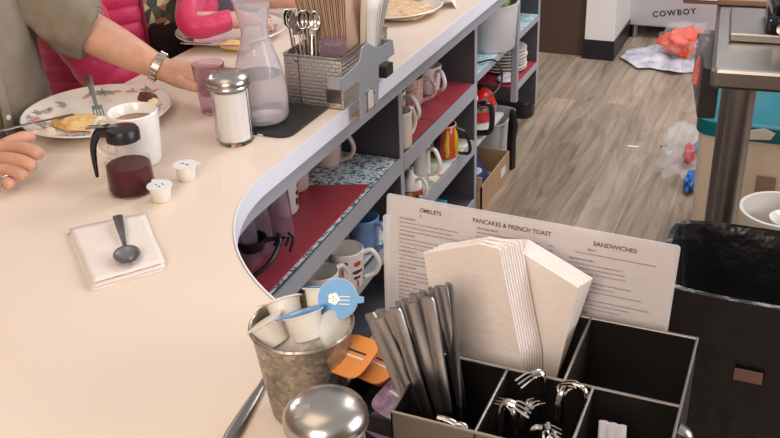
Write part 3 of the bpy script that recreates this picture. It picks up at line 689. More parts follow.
# black rubber mat and water carafe
q=[at(u,v,0) for u,v in((248,134),(268,138),(320,108),(290,98))]
mc=(q[0]+q[2])/2
mt_=root('rubber_mat','black rubber mat with rounded corners under the water carafe','mat',(-.108,1.465,T+.0004),0)
finish('mat',prism(rrect(-.075,.075,-.095,.10,.025),0,.004),'black',mt_,True,bev=.001)
finish('tag',box(.010,.022,-.0955,-.0945,.0005,.0035),'paper',mt_,False)
cz=T+.0048
cf=root('water_carafe','clear glass carafe half full of water on the black rubber mat','carafe',(at(264,121).x,at(264,121).y,cz))
prof=[(0,.003),(.036,.0),(.045,.003),(.0500,.014),(.0505,.05),(.0480,.082),(.040,.115),(.030,.145),(.0250,.165),(.0250,.180),(.0300,.205),(.034,.228),(.0345,.23)]
inner=[(max(r-.0022,0),z+.003 if z<.02 else z) for r,z in prof[::-1]]
inner=[(p[0]-(0.0),p[1]) for p in inner]; inner[-1]=(0,.007); inner[-2]=(.033,.0045)
finish('glass_wall',lathe(prof+inner,56),mat('thin_glass',(.90,.87,.90),.05,0,.80,1.2),cf)
finish('water',lathe([(0,.0075),(.034,.0078),(.042,.010),(.0465,.018),(.0476,.05),(.0455,.078),(.0420,.090),(0,.090)],48),'water',cf)
# cup held by the man
cup=tumbler('lilac_tumbler','lilac plastic tumbler held in the left hand of the man in khaki',V((at(214,112).x,at(214,112).y,T+.0003)),.0235,.0315,.100)
# far caddy: hammered steel with cutlery and napkins
cx0,cx1,cy0,cy1,ch=-.125,0.0,1.535,1.755,.102
ca=root('cutlery_caddy','hammered steel caddy of cutlery and napkins at the counter edge beside the carafe','caddy',(0,0,0))
zz=T+.0006
def wallbox(x0,x1,y0,y1,z0,z1): return box(x0,x1,y0,y1,z0,z1)
finish('front_wall',box(cx0,cx1,cy0,cy0+.0018,zz,zz+ch),'hammer',ca,False)
finish('back_wall',box(cx0,cx1,cy1-.0018,cy1,zz,zz+ch),'hammer',ca,False)
finish('side_wall',box(cx1-.0018,cx1,cy0+.002,cy1-.002,zz,zz+ch),'hammer',ca,False)
finish('side_wall',box(cx0,cx0+.0018,cy0+.002,cy1-.002,zz,zz+ch),'hammer',ca,False)
finish('floor_plate',box(cx0,cx1,cy0,cy1,zz-.0003,zz+.0016),'steel',ca,False)
finish('divider',box(cx0+.002,cx1-.002,1.60,1.6015,zz,zz+ch-.012),'steel',ca,False)
finish('divider',box(-.068,-.0665,cy0+.002,1.60,zz,zz+ch-.006),'steel',ca,False)
bm=tube([(cx0,cy0,zz+ch),(cx1,cy0,zz+ch),(cx1,cy1,zz+ch),(cx0,cy1,zz+ch),(cx0,cy0,zz+ch)],.0022,n=8,k=1)
finish('rim',bm,'chrome',ca)
finish('seam',box(-.094,-.0915,cy0-.0012,cy0,zz,zz+ch),'steel',ca,False)
finish('label_plate',box(-.036,-.004,cy0-.0012,cy0,zz+.012,zz+.040),'steel_b',ca,False)
finish('rivet',lathe([(0,0),(.003,0),(.002,.0015),(0,.002)],14),'steel_d',ca,True,(-.098,cy0-.0001,zz+.09),(PI/2,0,0))
# hanging bracket
bx=.030
px=[(367.7,42.6),(377,48),(393,40),(394.7,54),(379,65.4),(378.7,103),(361,122.6),(359.7,81.4),(342.6,91.7),(341.4,79),(359.7,62),(362,48)]
pts=[atx(u,v,bx) for u,v in px]
br=root('hanging_bracket','grey steel cross shaped bracket clamped over the counter edge beside the caddy','bracket',(0,0,0))
mx=Matrix(((0,0,1,0),(1,0,0,0),(0,1,0,0),(0,0,0,1)))
finish('plate',prism([(p.y,p.z) for p in pts],bx-.0025,bx,mtx=mx),'grey_paint',br,False,bev=.0008)
finish('arm_return',box(.0015,bx-.0025,pts[9].y-.0015,pts[9].y+.001,pts[8].z+.004,pts[9].z),'grey_paint',br,False)
finish('arm_return',box(.0015,bx-.0025,pts[2].y-.001,pts[2].y+.0015,pts[3].z,pts[2].z),'grey_paint',br,False)
zb=pts[6].z
finish('clamp_foot',box(-.03,bx-.0025,pts[6].y+.004,pts[5].y-.006,zb+.004,zb+.0075),mat('tan_metal',(.42,.33,.27),.5,.4),br,False,bev=.001)
c0=atx(370,98,bx); ar=[(c0.y-.0125,c0.z-.020),(c0.y+.0125,c0.z-.020),(c0.y+.0125,c0.z+.006)]+[(c0.y+.0125*math.cos(t),c0.z+.006+.0125*math.sin(t)) for t in [PI*i/8 for i in range(1,8)]]+[(c0.y-.0125,c0.z+.006)]
finish('arch_rim',prism([(c0.y+(y-c0.y)*1.22,c0.z+(z-c0.z)*1.12) for y,z in ar],bx+.0001,bx+.0012,mtx=mx),'steel',br,False)
finish('arch_insert',prism(ar,bx+.0013,bx+.0022,mtx=mx),mat('ivory_plastic',(.62,.56,.50),.6),br,False)
for a_ in((-.019,.016),(-.019,-.022),(.019,.004),(.019,-.022)): finish('screw',lathe([(0,0),(.0022,0),(.0018,.001),(0,.0012)],12),'black',br,True,(bx+.0002,c0.y+a_[0],c0.z+a_[1]),(0,PI/2,0))
pb=atx(386,70,.018)
props(finish('black_clip',box(.004,.026,pb.y-.018,pb.y+.020,pb.z-.012,pb.z+.012) if pb.z-.012>T+.001 else box(.004,.026,pb.y-.018,pb.y+.020,T+.002,T+.026),'black',None,False,bev=.001),'small black clip under the right arm of the steel bracket','clip')
# cutlery in the far caddy
SP=[(286,17),(291,22),(297,13),(302,9),(306,15),(311,22),(295,26),(315,18)]
for i,(u,v) in enumerate(SP):
    x=-.116+.0065*i; y=1.575+.010*((i*3)%3)/2*1; top=aty(u,v,y+.02)
    p1=V((x,y-.01*(i%2),zz+.012)); d=(p1-top); top=p1-d.normalized()*.165
    if i%3==2: fork('dinner_fork','fork standing among spoons in the front pocket of the hammered caddy',p1,top,'cutlery in the hammered caddy')
    else: spoon('soup_spoon','steel spoon standing in the front pocket of the hammered caddy',p1,top,.0105,.018,'cutlery in the hammered caddy',w=.0034)
tumbler('lilac_tumbler','lilac tumbler upside down in the hammered caddy before the brown napkins',V((-.033,1.570,zz+.040)),.027,.031,.088,flip=True)
props(finish('caddy_block',box(-.062,-.004,1.542,1.597,zz+.0018,zz+.039),'brownnap',None,False,bev=.001),'brown packet supporting the upturned tumbler in the hammered caddy','packet')
# brown napkins
base_=None
for i in range(26):
    f=i/25
    if base_ is None:
        base_=props(finish('brown_napkin',box(-.0011,.0011,0,.085,0,.205),'brownnap',None,False,bev=.0004),'folded brown paper napkin, leftmost in the hammered caddy','napkin','brown napkins in the hammered caddy'); o=base_
    else: o=base_.copy(); C.objects.link(o); o['label']='folded brown paper napkin packed upright in the hammered caddy' if i<25 else 'folded brown paper napkin, rightmost next to the white napkins'
    o.location=(-.082+.0024*i,1.6035+.0015*math.sin(i*2.1),zz+.003); o.rotation_euler=(0,math.radians(-14+15*f),0)
for i in range(6):
    y=1.684+.0045*i
    bm=bmesh.new(); g=[]
    for a in range(9):
        row=[]
        for b in range(9):
            x=-.018+.030*a/8; z=.205*b/8
            row.append(bm.verts.new((x+.022*(b/8)**2,.012*math.sin(a*.9+i)*(b/8)+.035*(b/8)**2*((i-2)/3),z-.02*(a/8)*(b/8))))
        g.append(row)
    for a in range(8):
        for b in range(8): bm.faces.new((g[a][b],g[a+1][b],g[a+1][b+1],g[a][b+1]))
    o=finish('paper_napkin',bm,'paper' if i<4 else mat('taupe_napkin',(.42,.37,.33),.85),None,True,(-.004,y-.02,zz+.004)); s_=o.modifiers.new('s','SOLIDIFY'); s_.thickness=.0012
    props(o,'white paper napkin flaring out behind the brown napkins' if i<4 else 'taupe grey napkin curling out over the back of the hammered caddy','napkin','white napkins in the hammered caddy' if i<4 else 'taupe napkins in the hammered caddy')
# ------------------------------------------------------------------ near counter
tin=root('tin_cup','mottled galvanized tin cup full of creamers in the foreground','tin cup',(.358,.709,T+.0004))
finish('cup_wall',lathe([(0,0),(.039,0),(.041,.002),(.0535,.108),(.0555,.109),(.056,.111),(.0545,.113),(.0525,.112),(.0395,.005),(0,.004)],60),'galv',tin)
TC=V((.358,.709,T))
CR=[((270,333,.105),(-.55,.1,.75),'c',1),((306,326,.115),(-.35,.25,.85),'b',1.05),((286,312,.105),(-.45,.4,.7),'c',1),((340,298,.125),(.25,-.85,.50),'b',1.0),((322,300,.11),(-.2,.5,.9),'b',1),((290,344,.085),(.5,-.4,.5),'c',1),((326,334,.098),(.75,-.1,.45),'c',1.05),((310,345,.082),(.3,.4,-.6),'c',1)]
names=['with translucent lid at the left rim of the tin','with blue lid, central in the tin','white, behind the leftmost one in the tin','with blue lid facing outward at the right rim of the tin','with blue lid at the back of the tin','white, low at the front of the tin','white, at the right front of the tin','white, upside down deepest in the tin']
for (pp_,ax,t_,k),nm in zip(CR,names):
    p=at(*pp_); q=V(ax).normalized().to_track_quat('Z','Y'); k=k*1.22
    o,l=creamer('creamer_cup','creamer cup '+nm,(0,0,0),None,'bluefoil' if t_=='b' else 'creamer',None,k=k)
    o.rotation_mode='QUATERNION'; o.rotation_quaternion=q; o.location=p-V(ax).normalized()*.014
    if t_=='b':
        for j in range(5):
            a=j*2*PI/5; finish('flower_print',lathe([(0,0),(.003,0),(.003,.0002),(0,.0002)],10,cx=.0035*math.cos(a)-.004,cy=.0035*math.sin(a)),'plate',l,True,(0,0,.0235*k))
        for j in range(3): finish('text_print',box(.002,.013,-.006+.004*j,-.0048+.004*j,.0235*k,.0237*k),'foil',l,False)
knife('table_knife','steel knife lying at the left of the tin cup, mostly handle',at(228,441,.006),at(292,335,.004),.0088,mt='steel_b')
# jelly basket
jb=root('jelly_basket','small black basket of jelly packets between tin cup and cutlery bin','basket',(0,0,0))
bx0,bx1,by0,by1=.405,.487,.672,.792
bm=box(bx0,bx1,by0,by1,T+.0005,T+.003); 
finish('base',bm,'black',jb,False)
for n_,(a,b,c,d) in zip(('side',)*4,((bx0,bx0+.003,by0,by1),(bx1-.003,bx1,by0,by1),(bx0+.003,bx1-.003,by0,by0+.003),(bx0+.003,bx1-.003,by1-.003,by1))): finish(n_,box(a,b,c,d,T+.003,T+.044),'black',jb,False,bev=.0008)
def packet(label,p,rot,mt,lid,group=None):
    o=root('jelly_packet',label,'packet',p,0,None,rot)
    finish('cup',loft([((0,0,0),.014,.018,0),((0,0,.011),.018,.022,0),((0,0,.0115),.021,.028,0),((0,0,.0125),.021,.028,0)],28,pw=4),mt,o)
    l=finish('lid',loft([((0,0,.0126),.021,.028,0),((0,0,.0131),.021,.028,0)],28,pw=4),lid,o)
    for j in range(2): finish('print',box(-.012,.012,-.002+.007*j,.0005+.007*j,.0132,.0134),'print_dark' if j else 'foil',l,False)
    return o
bk=mat('amber_plastic',(.42,.17,.06),.3)
_o=at(355,364,.070); packet('orange lidded jelly packet topmost in the black basket',tuple(_o),(.22,.04,-.12),bk,'orange')
packet('orange lidded jelly packet under the topmost one',(.440,.728,T+.053),(.08,-.04,-.3),bk,'orange')
packet('brown jelly packet low at the back of the black basket',(.440,.768,T+.034),(.1,.1,.3),mat('brown_pk',(.16,.07,.05),.4),'amber_plastic' if False else bk)
packet('purple grape jelly packet at the right of the black basket',(.470,.706,T+.040),(.3,.10,-.3),MATS['grape_packet'] if 'grape_packet' in MATS else 'purplepk','purplepk')
packet('purple grape jelly packet lower right in the black basket',(.462,.697,T+.012),(.1,.1,-.3),'purplepk','purplepk')
q=[V((.455,.60,0)),V((.49,.598,0)),V((.488,.668,0)),V((.458,.668,0))]
bm=bmesh.new(); sheet(bm,[V((x.x+.006,x.y,0)) for x in q],.001,.001,8,2,.0012); o=finish('paper_slip',bm,'paper'); s_=o.modifiers.new('s','SOLIDIFY'); s_.thickness=.0006; props(o,'white paper slip beside the near steel caddy','paper')
props(finish('clear_wrapper',tube([(.45,.79,T+.04),(.455,.78,T+.062),(.445,.77,T+.075),(.43,.765,T+.060)],[.004,.010,.007,.003],n=9),'lam'),'crumpled clear wrapper behind the jelly packets','wrapper')
# near caddy
nx0,nx1,ny0,ny1,nym=.497,.744,.622,.838,.722; nz=T+.0006; nh=.100
CD=mat('shaded_caddy_steel',(.16,.145,.13),.36,1)  # steel walls coloured darker than the rims to carry the dim interior
nc=root('cutlery_caddy','smooth steel compartment caddy in the foreground holding knives and napkins','caddy',(0,0,0))
def wl(name,x0,x1,y0,y1,h=nh,mt=None): 
    q=finish(name,box(x0,x1,y0,y1,nz,nz+h),mt or CD,nc,False)
    return q
for nm,(x0,x1,y0,y1) in (('front_wall',(nx0,nx1,ny0,ny0+.0016)),('middle_wall',(nx0,nx1,nym,nym+.0016)),('back_wall',(nx0,nx1,ny1-.0016,ny1)),('end_wall',(nx0,nx0+.0016,ny0,ny1)),('end_wall',(nx1-.0016,nx1,ny0,ny1)),('divider',(.578,.5796,ny0,nym)),('divider',(.662,.6636,ny0,nym)),('divider',(.634,.6356,nym,ny1))):
    wl(nm,x0,x1,y0,y1)
    xm=(x0+x1)/2; ym=(y0+y1)/2
    if x1-x0>y1-y0: pth=[(x0,ym,nz+nh),(x1,ym,nz+nh)]
    else: pth=[(xm,y0,nz+nh),(xm,y1,nz+nh)]
    finish('rolled_edge',tube(pth,.0016,n=8,k=1),'steel_b',nc)
finish('floor_plate',box(nx0,nx1,ny0,ny1,nz-.0004,nz+.0012),CD,nc,False)
finish('end_bracket',tube([(nx1+.001,.70,nz+.094),(nx1+.012,.70,nz+.085),(nx1+.012,.705,nz+.045),(nx1+.001,.705,nz+.040)],.0032,n=8,sx=2.2),'steel_b',nc)
finish('menu_ledge',box(.52,.73,ny1+.0005,.885,nz+.010,nz+.012),CD,nc,False)
# knives in left pocket
KT=[(370,313),(380,309),(389,312),(398,301),(406,299),(414,294),(423,291),(431,288),(440,286),(449,283),(378,318),(394,308),(411,303),(427,297)]
for i,(u,v) in enumerate(KT):
    y=.690-.006*(i%3)+(.01 if i<10 else -.018); bot=V((.520+.0048*i if i<10 else .528+.009*(i-10),.645+.007*(i%3)+.02*((i+1)%2),nz+.006)); top=aty(u,v,y)
    d=(top-bot).normalized(); L=(top-bot).length
    o=root('table_knife','steel table knife standing handle up in the near caddy','knife',top,0,'table knives in the near caddy'); o.rotation_mode='QUATERNION'; o.rotation_quaternion=(-d).to_track_quat('X','Z')
    bm=bmesh.new(); w0,w1,th=.0068,.0058,.0021
    sec=[(0,w0*.8,th*.8),(.003,w0,th),(.06,w0*.95,th),(.12,w1*.8,th*.8)]
    rg=[[bm.verts.new((x_,y_*sy_,z_*sz_)) for y_,z_ in((1,.55),(.7,1),(-.7,1),(-1,.55),(-1,-.55),(-.7,-1),(.7,-1),(1,-.55))] for x_,sy_,sz_ in sec]
    for a_,b_ in zip(rg,rg[1:]):
        for q_ in range(8): bm.faces.new((a_[q_],a_[(q_+1)%8],b_[(q_+1)%8],b_[q_]))
    bm.faces.new(rg[0]); bm.faces.new(rg[-1])
    bmesh.ops.rotate(bm,verts=bm.verts,cent=(0,0,0),matrix=Matrix.Rotation(math.radians(70+9*(i%4)),3,'X'))
    finish('handle',bm,'knife_steel',o)
    bm=prism([(.118,-.0045),(L*.94,-.0065),(L-.004,-.003),(L-.002,.002),(.118,.0045)],-.0006,.0006); bmesh.ops.rotate(bm,verts=bm.verts,cent=(0,0,0),matrix=Matrix.Rotation(math.radians(70+9*(i%4)),3,'X'))
    finish('blade',bm,'steel',o,False)
# spoons and forks, bowls down, curled tips up
for i in range(9):
    x=.592+.0075*i; y=.640+.02*(i%4); b=V((x,y,nz+.01)); t=V((x+.012*math.sin(i*2.1)+.004,y+.010*math.cos(i*1.7),nz+.115-.012*(i%3)))
    o=root('dessert_fork','small fork tangled among others in the middle pocket of the near caddy','fork',(0,0,0),0,'small forks in the near caddy')
    d=V((math.cos(i*1.3),math.sin(i*1.3),0))
    finish('handle',tube([b,b.lerp(t,.6),t,t+d*.012+V((0,0,.004))],[.0025,.0025,.003,.0026],n=8,sx=1.5),'chrome',o)
    pr=d.cross(V((0,0,1)))
    for s in(-1,0,1): finish('tine',tube([t+d*.006,t+d*.013+pr*.005*s+V((0,0,.004)),t+d*.026+pr*.006*s+V((0,0,-.002))],.0012,n=6),'chrome',o)
for i in range(2):
    a=V((.558+.008*i,.632,nz+.085)); props(finish('hooked_handle',tube([V((.565,.645,nz+.02)),a+V((.004,.0,0)),a+V((-.002,0,.012)),a+V((-.018,0,.014-.006*i))],.0022,n=8,sx=1.6),'chrome'),['bent steel utensil tip hooked over the front of the knife pocket','second bent steel tip just behind the hooked one'][i],'utensil')
for i in range(3):
    props(finish('wrapped_straw',tube([V((.690+.01*i,.64,nz+.004)),V((.682+.008*i,.68,nz+.098))],.0045,n=10,k=1),'lam'),'clear wrapped straw leaning in the right pocket of the near caddy','straw','wrapped straws in the near caddy')
# white napkins
def napk(label,poly,y,th,group,i):
    pts=[aty(u,v,y) for u,v in poly]
    o=finish('paper_napkin',prism([(p.x,p.z) for p in pts],-th/2,th/2,mtx=Matrix(((1,0,0,0),(0,0,1,y),(0,1,0,0),(0,0,0,1)))),'napkin',None,False,bev=.0006)
    return props(o,label,'napkin',group)
for i in range(9):
    y=.762+.0042*i; dx=2.6*i; dy=-1.0*i
    napk('folded white napkin in the upright left bundle behind the knives',[(424+dx*.9,252+dy+3*(i%2)),(480+dx*.6,243+dy+2*(i%3)),(500+dx,248+dy+2*(i%2)),(521+dx,352),(522+dx,385),(444+dx,385)],y,.0034,'white napkins in the left bundle',i)
for i in range(7):
    y=.802+.0042*i; dx=3.0*i-4; 
    napk('folded white napkin leaning right in the second bundle by the steel bin',[(508+dx*.3,252-2*i),(524+dx*.3,252-2*i),(582+dx*.75,287-1.4*i),(560+dx*.5,374-6*i*.6),(556,380),(520,380)],y,.0034,'white napkins in the right bundle',i)
# menu
def menu(y,tl,tr,zb,name,label,text):
    a=aty(*tl,y); b=aty(*tr,y); w=(b-a).length
    o=root(name,label,'menu',(a.x,y,a.z)); ang=math.atan2(-(b.z-a.z),b.x-a.x); o.rotation_euler=(math.radians(-3),ang,0)
    H=a.z-zb
    finish('sheet',box(.004,w-.004,-.0004,.0004,-H+.004,-.004),'menu',o,False)
    finish('laminate',prism(rrect(0,w,-H,0,.004),-.0008,.0008,mtx=Matrix(((1,0,0,0),(0,0,1,0),(0,1,0,0),(0,0,0,1)))),'lam',o,False)
    return o,w,H
mn,mw,mH=menu(.868,(387,193),(681,246),T+.014,'menu','large laminated menu standing behind the white napkins, three headed columns',True)
mn2,_,_=menu(.876,(383,214),(676,262),T+.014,'menu','second laminated menu directly behind the large printed one',False)
FR=Matrix(((1,0,0,0),(0,0,1,-.0009),(0,1,0,0),(0,0,0,1)))  # xy text -> xz plane facing -y
def mtext(s,x,z,width,mt,sz=.008):
    t=textobj('heading',s,sz,mt,Matrix.Identity(4),mn,ext=.00005,off=.00012)
    xs=[v.co.x for v in t.data.vertices]; k=width/(max(xs)-min(xs)); cx=(max(xs)+min(xs))/2
    for v in t.data.vertices:
        px_,py_=(v.co.x-cx)*k+x,v.co.y*max(k,.8)+z; v.co=V((px_,-.00095-abs(v.co.z)*.5,py_))
    for p in t.data.polygons: p.flip()
    return t
mtext('OMELETS',mw*.165,-.0135,.026,'print_red',.0085)
mtext('PANCAKES & FRENCH TOAST',mw*.455,-.0135,.088,'print_red',.0092)
mtext('SANDWICHES',mw*.80,-.0150,.045,'print_red',.0088)
GREY=mat('grey_print',(.36,.29,.28),.8)
rnd=random.Random(4)
def lines(x0,x1,z0,n,dz,center=False,price=False,nm='menu_text'):
    bm=bmesh.new()
    for i in range(n):
        z=z0-dz*i; x=x0; xe=x0+(x1-x0)*rnd.uniform(.55,1)
        if center: d=(x1-xe)/2; x+=d; xe+=d
        if i%4==0: xe=x0+(x1-x0)*.28; hh=.0011
        else: hh=.0007
        while x<xe-.002:
            w=rnd.uniform(.002,.007); w=min(w,xe-x); box(x,x+w,-.00105,-.0009,z-hh,z+hh,bm); x+=w+.0011
        if price and i%4: box(x1-.005,x1,-.00105,-.0009,z-.0008,z+.0008,bm)
    finish(nm,bm,GREY,mn,False)
lines(mw*.10,mw*.25,-.0205,1,.004,True)
lines(mw*.05,mw*.29,-.027,24,.0052)
lines(mw*.335,mw*.60,-.022,24,.0052,price=True)
lines(mw*.66,mw*.95,-.023,2,.005,True)
lines(mw*.655,mw*.95,-.036,24,.0052)
# ------------------------------------------------------------------ bin and containers at the right
tb=root('trash_bin','tall black bin lined with a shiny black bag behind the near caddy','trash bin',(0,0,0))
def brip(t,k,c): return .022*math.sin(t*9+k*1.3)*.5+.02*noise.noise(V((math.cos(t)*3,math.sin(t)*3,c.z*7)))
cxb,cyb=.905,1.232
secs=[((cxb,cyb,.0),.215,.085,0),((cxb,cyb,.58),.240,.106,0)]
finish('bin_body',loft(secs,48,pw=7),'black',tb)
zr=T-.022
so=[(-.30,.243,.108),(-.22,.252,.118),(-.10,.250,.116),(-.03,.247,.112),(0,.246,.110)]
si=[(0,.238,.102),(-.02,.232,.096),(-.12,.222,.088),(-.30,.205,.075),(-.42,.15,.05)]
bm=bmesh.new(); rings=[]
n=96
for k,(dz,ax,ay) in enumerate(so+si):
    ring=[]
    for i in range(n):
        t=2*PI*i/n; ct,st=math.cos(t),math.sin(t); p=2/7
        f=0 if k in(4,5) else 1
        s=1+f*brip(t,k,V((0,0,dz)))*(.35 if k<5 else 1.2)
        ring.append(bm.verts.new((cxb+ax*math.copysign(abs(ct)**p,ct)*s,cyb+ay*math.copysign(abs(st)**p,st)*s,zr+dz+(.004*math.sin(t*7) if f else 0))))
    rings.append(ring)
for a,b in zip(rings,rings[1:]):
    for i in range(n): bm.faces.new((a[i],a[(i+1)%n],b[(i+1)%n],b[i]))
bm.faces.new(rings[-1]); finish('bin_liner',bm,'bag',tb)
_l=aty(748,377,1.108); finish('label',box(_l.x-.018,_l.x+.018,_l.y-.001,_l.y+.004,_l.z-.008,_l.z+.008),mat('brown_tape',(.18,.10,.08),.6),tb,False)
# teal lidded container
p=at(706,126,-.34); cx_=p.x; cy_=p.y
tl=root('storage_container','cloudy cream storage container with teal lid standing on the floor','container',(cx_+.168,cy_+.15,.001)); hh=p.z
finish('tub',loft([((0,0,0),.182,.13,0),((0,0,hh-.03),.192,.145,0)],40,pw=6),'bin_cream',tl)
finish('lid',loft([((0,0,hh-.029),.20,.155,0),((0,0,hh+.012),.20,.155,0),((0,0,hh+.018),.19,.147,0)],40,pw=6),'teal',tl,bev=.001)
finish('grip',prism([(0,0),(.07,.018),(.10,.008),(.09,-.012),(.03,-.018)],0,.002,mtx=Matrix.Translation((-.09,-.157,hh-.005))@Matrix.Rotation(PI/2,4,'X')),'plate',tl,bev=.0005)
finish('tub_ridge',box(-.02,.03,-.1475,-.144,.10,.25),mat('brown_tub_strip',(.35,.24,.17),.7),tl,False)  # thin brown strip on the front of the tub
cb2=root('carton','beige cardboard carton on the undershelf line behind the table leg','carton',(1.06,2.30,.001))
finish('box',box(-.13,.2,-.10,.15,0,.56),mat('beige_card',(.60,.42,.28),.8),cb2,False,bev=.003)
p=at(772,212,-.33); wb=root('white_bucket','white plastic bucket with a funnel inside, behind the black bin','bucket',(p.x+.02,p.y+.02,.001)); hb=p.z
finish('bucket',lathe([(0,0),(.065,0),(.085,hb-.01),(.091,hb-.008),(.091,hb),(.083,hb),(.066,.008),(0,.006)],44),'plate',wb)
fn=finish('funnel',lathe([(.012,hb-.11),(.016,hb-.07),(.045,hb-.02),(.043,hb-.02),(.013,hb-.07),(.010,hb-.11)],30),'plate',wb,True,(.02,0,0))
_a=math.radians(5); _pv=Matrix.Translation((.677,1.45,0)); _Q=_pv@Matrix.Rotation(_a,4,'Z')@_pv.inverted()
for o in list(C.objects):
    if o.parent is None and (o.name in('prep_table','sheet_pan','coffee_warmer','cutting_board','paper_sheet','green_tag','utensil_box')):
        o.location=_Q@o.location; o.rotation_euler[2]+=_a
# litter of plastic on the floor
def film(name,label,cat,c,rx,ry,rz_,seed,mt,k=.45,sub=4):
    bm=bmesh.new(); bmesh.ops.create_icosphere(bm,subdivisions=sub,radius=1)
    for v in bm.verts:
        d=v.co.copy(); s=1+k*noise.noise(d*2.1+V((seed,0,0)))+.35*k*abs(noise.noise(d*6+V((0,seed,0))))
        v.co=V((d.x*rx*s,d.y*ry*s,max(d.z*s,-.8)*rz_))
    lo=min(v.co.z for v in bm.verts)
    for v in bm.verts: v.co.z-=lo
    o=finish(name,bm,mt,None,True,c); return props(o,label,cat)
fp=at(686,160,-.70)
film('clear_bag','crumpled clear plastic bag on the floor by the storage container','bag',(fp.x-.01,fp.y,.001),.075,.16,.06,2,'clearbag',.7)
film('plastic_scrap','red plastic scrap inside the crumpled clear bag','scrap',(fp.x+.008,fp.y,.012),.018,.03,.035,5,'redplastic')
film('blue_wrapper','blue wrapper farther under the crumpled clear bag','wrapper',(fp.x+.03,fp.y+.13,.002),.02,.04,.02,7,mat('blue_film',(.04,.18,.55),.3))
film('blue_wrapper','blue wrapper nearer side of the crumpled clear bag','wrapper',(fp.x+.04,fp.y-.18,.002),.02,.05,.03,8,MATS['blue_film'])
f2=at(633,147,-.719); props(finish('paper_scrap',box(-.02,.02,-.006,.006,0,.003),'paper',None,False,(f2.x,f2.y,.001),(0,0,.1)),'tiny white paper scrap lying on the open floor','scrap')
f2=at(664,146,-.719); props(finish('twig_scrap',box(-.014,.014,-.003,.003,0,.003),'print_dark',None,False,(f2.x,f2.y,.001),(0,0,.8)),'tiny dark scrap beside the crumpled clear bag','scrap')
# towel and red bag on the floor at the fridge
cl=cloth('towel',.285,4.20,.205,.18,.001,.035,21,'ragw','crumpled grey white towel on the floor before the refrigerator','towel',n=44,sc=7)
p=at(682,46,-.66)
film('red_bag','red orange plastic bag of goods lying on the crumpled towel','bag',(p.x+.01,p.y-.02,.045),.085,.09,.055,11,'redorange',.5)
film('clear_wrap','clear film wrapped loosely round the red orange bag','wrap',(p.x+.01,p.y-.02,.044),.10,.11,.068,14,'clearbag',.4)
hx,hy=.655,1.66
film('hanging_clear_bag','clear plastic bag hanging off the left edge of the prep table','bag',(hx-.012,hy,T+.045),.026,.075,.07,17,'clearbag',.45)
film('red_fruit_bag','red goods inside the clear bag hanging off the prep table','bag',(hx-.006,hy,T+.08),.016,.045,.035,19,'redorange',.4)

# ------------------------------------------------------------------ people
def hand_chain(vs,es,pre,wrist,pts_list,radii):
    """fingers: each a chain of joints rooted inside the palm"""
    roots=[]
    for fi,(pts,rr) in enumerate(zip(pts_list,radii)):
        prev=None
        for k,p in enumerate(pts):
            key=f'{pre}f{fi}_{k}'; vs[key]=(V(p),rr*(1-.13*k/ max(1,len(pts)-1)*1.4))
            if prev: es.append((prev,key))
            else: roots.append(key)
            prev=key
    return roots
def person(name,label,cx,cy,hipz,face,shoulder,head,armsL,armsR,fingers,skin='skin'):
    pass
def limb(vs,es,chain,start=None):
    prev=start
    for key,co_,r in chain:
        vs[key]=(V(co_),r)
        if prev: es.append((prev,key))
        prev=key
# ---- man in khaki shirt
A=root('person','person in a khaki shirt reaching to hold a lilac tumbler, wearing a steel wristwatch','person',(-.74,1.235,0))
O=V((-.74,1.235,0))
def wl_(p): return V(p)-O     # world -> local of person A
vs={};es=[]
def cc(x,y,z): return (x,y,T+z)
lw=at(164,70,.048)-V((0,0,0)); 
elb=at(80,27,.14); 
wr=V((lw.x,lw.y,lw.z))
limb(vs,es,[('pel',cc(-.78,1.235,-.20),.12),('bel',cc(-.76,1.235,-.02),.12),('che',cc(-.76,1.235,.22),.11),('nk0',cc(-.765,1.235,.40),.065),('nk1',cc(-.75,1.235,.48),.055),('hd0',cc(-.735,1.235,.56),.080),('hd1',cc(-.735,1.235,.66),.085)])
limb(vs,es,[('shL',cc(-.77,1.41,.36),.06),('uaL',cc(-.72,1.46,.25),.052),('elL',elb,.046),('faL',elb.lerp(wr,.35),.0465),('fbL',elb.lerp(wr,.75),.034),('wrL',wr,.0255)],'che')
cupc=V((at(214,112).x,at(214,112).y,T+.055))
pm=wr.lerp(V((cupc.x-.012,cupc.y+.03,wr.z)),.48); 
vs['pmL']=(pm,(.020,.034)); es.append(('wrL','pmL'))
kn=wr.lerp(V((cupc.x-.010,cupc.y+.035,T+.055)),.78); vs['knL']=(kn,(.016,.030)); es.append(('pmL','knL'))
limb(vs,es,[('shR',cc(-.77,1.06,.36),.06),('uaR',cc(-.75,1.00,.22),.052),('elR',cc(-.64,.94,.06),.042),('faR',cc(-.55,.99,.05),.036),('wrR',cc(-.445,1.045,.04),.026)],'che')
rk=at(2,162,.040); rp=at(-14,164,.040); vs['pmR']=(rp,(.030,.022)); es.append(('wrR','pmR')); vs['knR']=(rk,(.034,.022)); es.append(('pmR','knR'))
roots=['pel']
